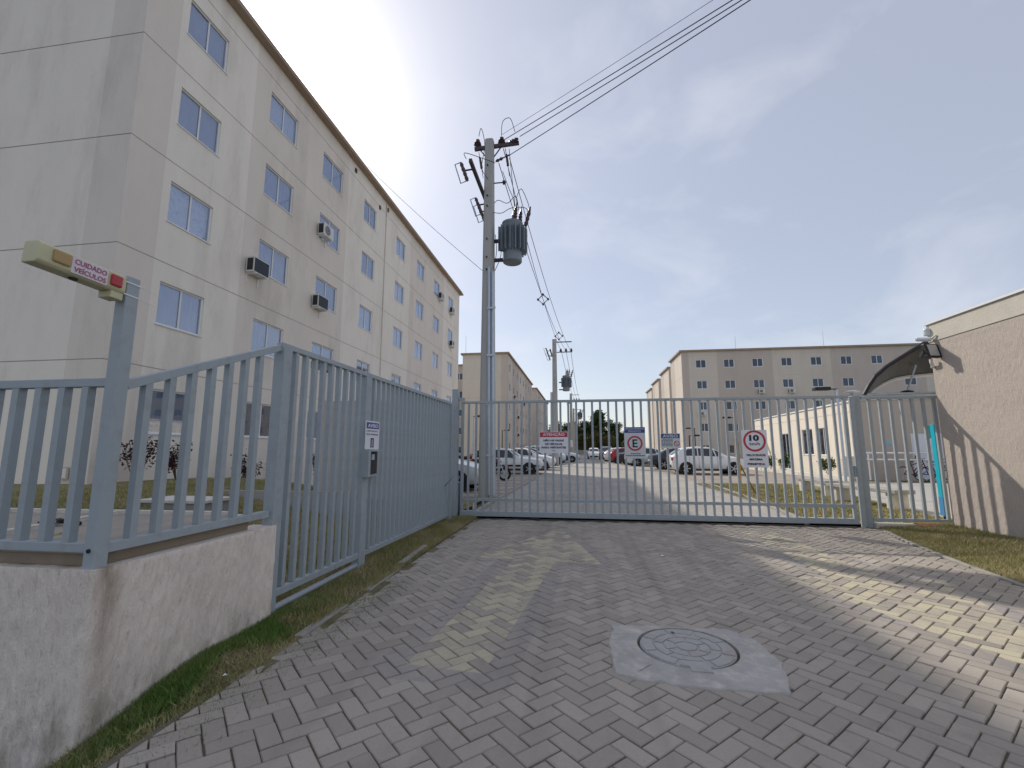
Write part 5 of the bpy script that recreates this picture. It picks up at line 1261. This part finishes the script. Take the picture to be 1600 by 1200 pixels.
car('wagon', 'oldwhite', 'old boxy white estate car right of the first utility pole', -4.2, 26.7, 0, stripe=True)
car('sedan', 'white', 'white sedan parked just beyond the old white estate car', -3.85, 31.9, 0)
car('hatch', 'wine', 'dark wine red car beyond the white sedan in the left row', -3.95, 35.6, 0)
car('suv', 'silver', 'silver SUV beyond the second utility pole', -3.5, 42.6, 0)
car('sedan', 'dark', 'dark car beyond the silver SUV in the left row', -3.3, 46.2, 0)
car('hatch', 'silver', 'farthest silver car of the left row, nearest the road', -2.25, 50, 0)

# ---- motorcycles and bicycles
def wheel(b, c, r, t, n=22, m_=8): 
    pts = [Vector(c) + Vector((r * math.cos(2 * math.pi * k / n), 0, r * math.sin(2 * math.pi * k / n))) for k in range(n + 1)]; b.tube(pts, t, m_)
def motorcycle(label, x, y, rz, tank):
    t = thing('motorcycle', label, 'motorcycle', (x, y, 0), R(rz), 'parked motorcycles')
    for xx in (-.62, .65):
        b = MB(); wheel(b, (xx, 0, .3), .25, .055); w = b.build('wheel', TYRE, t, smooth=True)
        b = MB(); b.cyl((xx, -.04, .3), (xx, .04, .3), .09, n=12); [b.bar((xx, 0, .3), (xx + .22 * math.cos(a), 0, .3 + .22 * math.sin(a)), .02, .02) for a in [k * math.pi / 4 for k in range(8)]]; b.build('hub', RIM, w)
    b = MB(); [b.cyl((.65, s, .3), (.38, s, .98), .025, n=8) for s in (-.08, .08)]; b.build('fork', GALV, t)
    b = MB(); b.tube([(.62, 0, .62), (.75, 0, .60), (.88, 0, .5)], [.07, .08, .05], 8); b.build('front_fender', tank, t)
    b = MB(); b.tube([(.38, 0, .9), (-.1, 0, .72), (-.6, 0, .7)], .035, 8); b.tube([(.36, 0, .8), (.1, 0, .35), (-.3, 0, .3), (-.62, 0, .32)], .03, 8); b.build('frame', DARKM, t)
    b = MB(); b.lathe((.38, 0, .86), (-1, 0, 0), [(0, .06), (.1, .14), (.3, .15), (.42, .09)], 12); b.build('tank', tank, t, smooth=True)
    b = MB(); b.tube([(-.02, 0, .82), (-.3, 0, .80), (-.6, 0, .86), (-.78, 0, .9)], [.09, .12, .12, .05], 10); b.build('seat', BLACKP, t)
    b = MB(); b.box(-.18, .22, -.13, .13, .28, .58); b.build('engine', GALV, t, bevel=.03); b = MB(); b.tube([(.15, -.14, .32), (-.2, -.16, .26), (-.75, -.18, .34)], .045, 8); b.build('exhaust', RIM, t)
    b = MB(); b.tube([(.22, -.36, 1.05), (.36, -.18, 1.02), (.38, 0, 1.0), (.36, .18, 1.02), (.22, .36, 1.05)], .018, 6); b.build('handlebar', DARKM, t); b = MB(); b.lathe((.42, 0, .9), (1, 0, 0), [(0, .05), (.08, .1), (.12, .1)], 12); b.build('headlamp', CLEARL, t)
motorcycle('motorcycle beside the first utility pole in front of the old estate car', -4.05, 20.4, 12, PAINT['wine'])
motorcycle('motorcycle further back between the gate post and the first pole', -7.6, 30.5, 30, PAINT['red'])
def bicycle(label, x, y, rz, m_):
    t = thing('bicycle', label, 'bicycle', (x, y, 0), R(rz), 'bicycles by the hall')
    for xx in (-.52, .52):
        b = MB(); wheel(b, (xx, 0, .33), .31, .02, 24, 6); w = b.build('wheel', TYRE, t)
        b = MB(); [b.cyl((xx, 0, .33), (xx + .3 * math.cos(a), 0, .33 + .3 * math.sin(a)), .004, n=4) for a in [k * math.pi / 5 for k in range(10)]]; b.build('spokes', RIM, w)
    b = MB()
    for a, c in (((-.52, 0, .33), (-.05, 0, .3)), ((-.05, 0, .3), (-.18, 0, .82)), ((-.52, 0, .33), (-.15, 0, .72)), ((-.05, 0, .3), (.36, 0, .78)), ((-.15, 0, .72), (.34, 0, .86)), ((.52, 0, .33), (.33, 0, .95))): b.cyl(a, c, .022, n=8)
    b.build('frame', m_, t)
    b = MB(); b.box(-.32, -.08, -.07, .07, .83, .88); b.build('saddle', BLACKP, t, bevel=.02); b = MB(); b.tube([(.22, -.28, 1.0), (.34, -.1, .98), (.34, .1, .98), (.22, .28, 1.0)], .014, 6); b.build('handlebar', DARKM, t)
    b = MB(); b.cyl((-.05, -.03, .3), (-.05, -.02, .3), .09, n=14); b.build('crank', DARKM, t)
bicycle('leftmost bicycle leaning by the white rail of the hall', 14.3, 22.5, 8, PAINT['wine']); bicycle('middle blue bicycle by the white rail of the hall', 15.0, 22.3, -10, mat('bike_blue', (.08, .12, .3), .4)); bicycle('pink bicycle nearest the guardhouse by the white rail', 15.75, 22.1, 5, mat('bike_pink', (.5, .2, .26), .4))

# ================================================================== BENCHES, YELLOW POST, LAMPS
def bench(label, a, c, h=.47):
    a = Vector(a + (0,)); c = Vector(c + (0,)); d = (c - a); L_ = d.length; t = thing('concrete_bench', label, 'bench', a, math.atan2(d.y, d.x), 'concrete benches behind the gate')
    b = MB(); b.box(-.1, L_ + .1, -.24, .24, h - .09, h); b.build('seat', CONC, t, bevel=.012)
    for x in (.05, L_ - .25): b = MB(); b.box(x, x + .2, -.19, .19, -.03, h - .09); b.build('leg', LINE, t, bevel=.01)
bench('concrete bench on the grass farther from the gate', (7.5, 17.2), (7.35, 15.1)); bench('concrete bench nearer the gate beside its right post', (7.0, 14.2), (7.35, 12.1))
YEL = mat('yellow_paint', (.55, .34, .03), .6, 0, .15, 6)
yp = thing('yellow_post', 'yellow steel post with a slanting brace on the grass behind the speed sign', 'post', (4.72, 14.9, 0))
b = MB(); b.cyl((0, 0, -.05), (0, 0, 1.25), .035, n=10); b.build('column', YEL, yp); b = MB(); b.box(-.08, .02, -.035, .035, 1.0, 1.62); b.build('head', mat('yellow_worn', (.42, .26, .04), .7, 0, .3, 9), yp, bevel=.01)
b = MB(); b.cyl((.02, .02, .95), (.75, 1.0, 0), .025, n=8); b.build('brace', mat('brace_ochre', (.25, .18, .07), .8, 0, .2), yp)
def lamp(label, x, y, h, side=1):
    t = thing('lamp_post', label, 'street lamp', (x, y, 0), 0, 'slim lamp posts of the condominium')
    b = MB(); b.cyl((0, 0, -.05), (0, 0, h), .06, .05, n=8); b.build('column', DARKM if h < 3.9 else GALV, t); b = MB(); b.bar((-.05 * side, 0, h), (.75 * side, 0, h + .02), .05, .05); b.build('arm', DARKM, t)
    b = MB(); b.box(min(.3 * side, .95 * side), max(.3 * side, .95 * side), -.16, .16, h - .05, h + .1); b.build('lamp_head', BLACKP, t, bevel=.02)
lamp('slim lamp post left of the first utility pole', -8.75, 37, 4.05); lamp('slim lamp post in front of the second left block corner', -9.85, 57.5, 3.7); lamp('slim lamp post at the left corner of the wide right block', 13.1, 56, 3.75, -1)
lamp('slim lamp post in front of the wide right block beside the speed sign', 12.85, 41, 4.0, -1); lamp('slim lamp post with black head showing just above the gate rail', 11.35, 22.2, 4.05, -1); lamp('short lamp post right of the far white hatchback', 9.9, 44.5, 2.6)
mb_ = thing('vent_cowl', 'small metal vent cowl showing above the gate beside its right post', 'vent', (8.35, 15.5, 0))
b = MB(); b.cyl((0, 0, 0), (0, 0, 3.1), .05, n=10); b.build('pipe', STEEL, mb_); b = MB(); b.lathe((0, 0, 3.1), (0, 0, 1), [(0, .06), (.03, .2), (.07, .22), (.1, .1)], 16); b.build('cowl', GALV, mb_)

# ---- small things on the left lawn
cs_ = thing('inspection_chamber', 'low concrete inspection chamber on the left lawn', 'chamber', (-6.3, 6.7, .45))
b = MB(); b.box(-.55, .55, -.3, .3, -.2, .14); b.build('body', CONC, cs_); b = MB(); b.box(-.6, .6, -.34, .34, .14, .18); b.build('lid', LINE, cs_)
cs_ = thing('chamber_cover', 'green sided chamber box beside the low concrete chamber on the lawn', 'chamber', (-5.25, 6.1, .28))
b = MB(); b.box(-.35, .35, -.25, .25, -.2, .14); b.build('body', mat('green_plastic', (.03, .12, .075), .6, 0, .1), cs_); b = MB(); b.box(-.38, .38, -.28, .28, .14, .17); b.build('lid', LINE, cs_)
lowal = thing('low_wall', 'long low concrete planter wall across the left lawn', 'wall', (-5.4, 8.2, .0)); b = MB(); b.box(-1.6, 1.2, -.06, .06, 0, .62); b.build('wall', CONC, lowal)
ts = MB(); ts.quad((-14, 2.45, .706), (-3.0, 2.45, .706), (-3.6, 4.55, .712), (-14, 4.25, .712)); struct(ts.build('terrace_paving', PAV_S))
for a, c in (((-14, 4.28), (-8.2, 4.38)), ((-8.15, 4.38), (-5.9, 4.46)), ((-5.85, 4.46), (-3.7, 4.56)), ((-4.7, 3.0), (-5.0, 4.4))):
    b = MB(); b.bar((a[0], a[1], .72), (c[0], c[1], .72), .07, .06); b.build('kerb_stone', LINE, bpy.data.objects['terrace_paving'])
hs_ = thing('coiled_strap', 'dark strap lying on the upper paving behind the railing', 'strap', (-4.83, 3.72, .73)); b = MB(); b.tube(smooth_pts([(-.15, -.05, .0), (-.05, .05, .02), (.05, -.02, .03), (.12, .06, .0), (.2, .03, .0)]), .022, 6); b.build('strap', BLACKP, hs_)
wm = thing('wall_box', 'small dark box frame low on the end wall of the left block', 'wall box', (-10.95, 8.44, .9)); b = MB(); b.box(-.1, .1, -.03, .0, -.13, .13); b.build('frame', GROOVE, wm); b = MB(); b.box(-.07, .07, -.034, -.03, -.1, .1); b.build('lid', WALL_L, wm)
bn = thing('waste_bin', 'dark blue bin beside the left gate post inside the fence', 'bin', (-2.95, 10.15, 0)); b = MB(); b.prism([(-.22, -.2), (.22, -.2), (.22, .2), (-.22, .2)], 0, .62); b.build('body', mat('bin_blue', (.02, .04, .08), .5, 0, .1), bn, bevel=.03); b = MB(); b.box(-.24, .24, -.22, .22, .62, .67); b.build('lid', mat('bin_lid', (.05, .08, .13), .5), bn, bevel=.015)
bt = thing('plastic_bottle', 'small clear bottle standing on the grass inside the gate', 'bottle', (-2.42, 10.35, 0)); b = MB(); b.lathe((0, 0, 0), (0, 0, 1), [(0, .03), (.12, .032), (.17, .012), (.19, .012)], 10); b.build('bottle', CLEARL, bt); b = MB(); b.cyl((0, 0, .19), (0, 0, .21), .014, n=8); b.build('cap', SIGNW, bt)

# ================================================================== PLANTS AND TREES
LEAFD = grass_mat('leaf_dark', (.025, .05, .018), (.05, .08, .028), (.10, .12, .045)); LEAFO = grass_mat('leaf_olive', (.05, .06, .015), (.09, .09, .028), (.14, .12, .05)); LEAFR = grass_mat('leaf_wine', (.045, .02, .022), (.075, .03, .03), (.06, .06, .03)); LEAFG = grass_mat('leaf_green', (.03, .07, .015), (.05, .10, .02), (.11, .13, .04))
BARK = mat('bark', (.10, .075, .055), .95, 0, .2, 6, .6, 30)
def leaves(name, C, size, m_, parent, droop=.3, seed=0):
    n = len(C); q = np.random.default_rng(seed); nrm = q.normal(size=(n, 3)); nrm /= np.linalg.norm(nrm, axis=1, keepdims=True); u = np.cross(nrm, q.normal(size=(n, 3))); u /= np.linalg.norm(u, axis=1, keepdims=True); v = np.cross(nrm, u)
    s = size * q.uniform(.5, 1.3, (n, 1)); V = np.stack([C - u * s, C - v * s * .5, C + u * s, C + v * s * .5], 1).reshape(-1, 3)
    return mesh_obj(name, np_mesh(name, V, 4, m_), parent)
def tree(label, x, y, h, rx, m_, seed, pine=False, base=.12):
    q = np.random.default_rng(seed); t = thing('tree', label, 'tree', (x, y, 0), 0, 'trees beyond the end of the road')
    b = MB(); b.tube([(0, 0, -.2), (.1, 0, h * .35), (.25 * q.normal(), 0, h * .7), (0, 0, h * .93)], [h * .028, h * .022, h * .014, h * .005], 8); tk = b.build('trunk', BARK, t)
    lim = []; C = []
    nl = 24 if pine else 30
    for k in range(nl):
        z = h * (base + (1 - base) * (k + .5) / nl); a = q.uniform(0, 2 * np.pi)
        if pine: r_ = rx * (1.05 - .75 * (z / h - base) / (1 - base)) * q.uniform(.55, 1.1); zt = z + q.uniform(-.02, .05) * h
        else:
            s_ = (z / h - base) / (1 - base); r_ = rx * math.sqrt(max(.08, 1 - (2 * s_ - .85) ** 2 / 1.4)) * q.uniform(.45, 1.05); zt = z + q.uniform(0, .05) * h
        e = np.array([r_ * math.cos(a), r_ * math.sin(a), zt]); st_ = np.array([0, 0, max(.1 * h, z - .12 * h)]); lim.append((st_, e))
        for _ in range(5):
            c = st_ + (e - st_) * q.uniform(.35, 1.05) + q.normal(size=3) * rx * .13; nn = 60
            C.append(c + q.normal(size=(nn, 3)) * rx * np.array([.13, .13, .085]))
    b = MB(); [b.tube([s_, (s_ + e) / 2 + (0, 0, .02 * h), e], [h * .009, h * .006, h * .003], 5) for s_, e in lim]; b.build('limb', BARK, t)
    leaves('crown', np.concatenate(C), h * .026, m_, t, seed=seed + 1)
tree('tall dark pine standing highest above the far trees', 4.8, 126, 11.4, 3.3, LEAFD, 21, True, .3); tree('dense dark tree right beside the tall pine', 8.4, 128, 8.6, 3.2, LEAFD, 22); tree('dark rounded tree left of the tall pine', 1.2, 127, 8.4, 3.1, LEAFD, 23); tree('dark tree behind the distant poles', -2.8, 131, 8.3, 3.4, LEAFD, 24); tree('dark tree at the left end of the far trees', -7.2, 133, 7.9, 3.4, LEAFD, 25)
tree('low olive tree in front of the tall pine', 3.2, 118, 5.0, 2.6, LEAFO, 26, base=.05); tree('low olive tree right of the road end', 6.6, 117, 4.5, 2.5, LEAFO, 27, base=.05); tree('low olive bush left of the road end', -.2, 119, 4.7, 2.5, LEAFO, 28, base=.05); tree('small dark tree at the right end of the far trees', 11.5, 125, 5.4, 2.6, LEAFD, 29)
b = MB(); b.box(-9, 13, 112, 112.2, 0, 1.1); tag(b.build('boundary_wall', CONC), 'low grey boundary wall under the far trees at the road end', 'wall')
def shrub(label, x, y, z, h, m_, seed, name='shrub', group='shrubs along the foot of the left block', n=520, ls=.04):
    q = np.random.default_rng(seed); t = thing(name, label, 'shrub', (x, y, z), 0, group); b = MB(); C = []
    for k in range(6):
        a = q.uniform(0, 6.28); e = np.array([math.cos(a) * h * q.uniform(.1, .3), math.sin(a) * h * q.uniform(.1, .3), h * q.uniform(.6, 1)]); b.tube([(0, 0, -.05), e * .5, e], [.012, .009, .005], 5)
        for _ in range(3): C.append(e * q.uniform(.55, 1.05) + q.normal(size=(n // 18 + 1, 3)) * h * .09)
    b.build('stem', BARK, t); leaves('foliage', np.concatenate(C), ls, m_, t, seed=seed)
for k, (x, y, h, lb) in enumerate(((-9.75, 8.95, 1.15, 'tallest wine red shrub, at the corner of the left block'), (-9.35, 9.6, .85, 'sparse wine red shrub under the first ground floor window'), (-9.3, 11.9, 1.0, 'wine red shrub under the second ground floor window'), (-9.3, 13.3, 1.0, 'wine red shrub right of the second ground floor window'), (-9.3, 15.2, .9, 'wine red shrub seen through the tall side fence'))):
    shrub(lb, x, y, lawn_h(x, min(y, 10.1)) if y < 11 else .3, h, LEAFR, 40 + k)
for k, (x, y, h, lb) in enumerate(((12.9, 37.0, 1.5, 'leftmost green shrub at the far end of the hall'), (12.8, 34.0, .9, 'low green shrub by the hall door'), (12.7, 31.5, 1.0, 'round green shrub right of the hall door'), (12.7, 26.4, .9, 'green shrub at the near corner of the hall'), (14.6, 20.6, 1.0, 'left green shrub in front of the bicycles'), (15.3, 20.4, .95, 'right green shrub in front of the bicycles'))):
    shrub(lb, x, y, 0, h, LEAFG, 60 + k, group='shrubs around the hall', n=500, ls=.07)
ag = thing('agave_plant', 'long leaved agave growing against the fence beside the left gate post', 'plant', (-3.12, 9.0, .05)); q = random.Random(4)
AGM = mat('agave_leaf', (.055, .085, .04), .6, 0, .15, 5)
for k in range(13):
    a = k * 2.4 + q.uniform(-.2, .2); L_ = q.uniform(.6, 1.1); el = q.uniform(.5, 1.25); b = MB(); pr = []
    for i in range(7):
        t_ = i / 6; r_ = L_ * t_ * math.cos(el * (1 - .35 * t_)); z = L_ * t_ * math.sin(el) - .25 * t_ * t_ * L_ * (1.3 - el); w_ = .045 * (1 - t_) ** .7 + .002
        c, s_ = math.cos(a), math.sin(a); pr.append(((c * r_ - s_ * w_, s_ * r_ + c * w_, z), (c * r_, s_ * r_, z - .018 * (1 - t_)), (c * r_ + s_ * w_, s_ * r_ - c * w_, z)))
    for u_, v_ in zip(pr, pr[1:]): b.quad(u_[0], u_[1], v_[1], v_[0]); b.quad(u_[1], u_[2], v_[2], v_[1])
    b.build('leaf', AGM, ag, smooth=True)
# litter
b = MB(); b.add([(.0, 0, 0), (.05, .01, .012), (.06, .04, .0), (.01, .045, .015)], [(0, 1, 2, 3)]); o = b.build('paper_scrap', SIGNW); o.location = (1.02, 6.55, .006); tag(o, 'scrap of white paper lying on the driveway blocks', 'litter')
b = MB(); b.add([(.0, 0, 0), (.02, .004, .008), (.025, .016, .0), (.004, .018, .01)], [(0, 1, 2, 3)]); o = b.build('paper_scrap', SIGNW); o.location = (-2.22, 2.75, .03); tag(o, 'tiny white scrap in the grass under the retaining wall', 'litter')
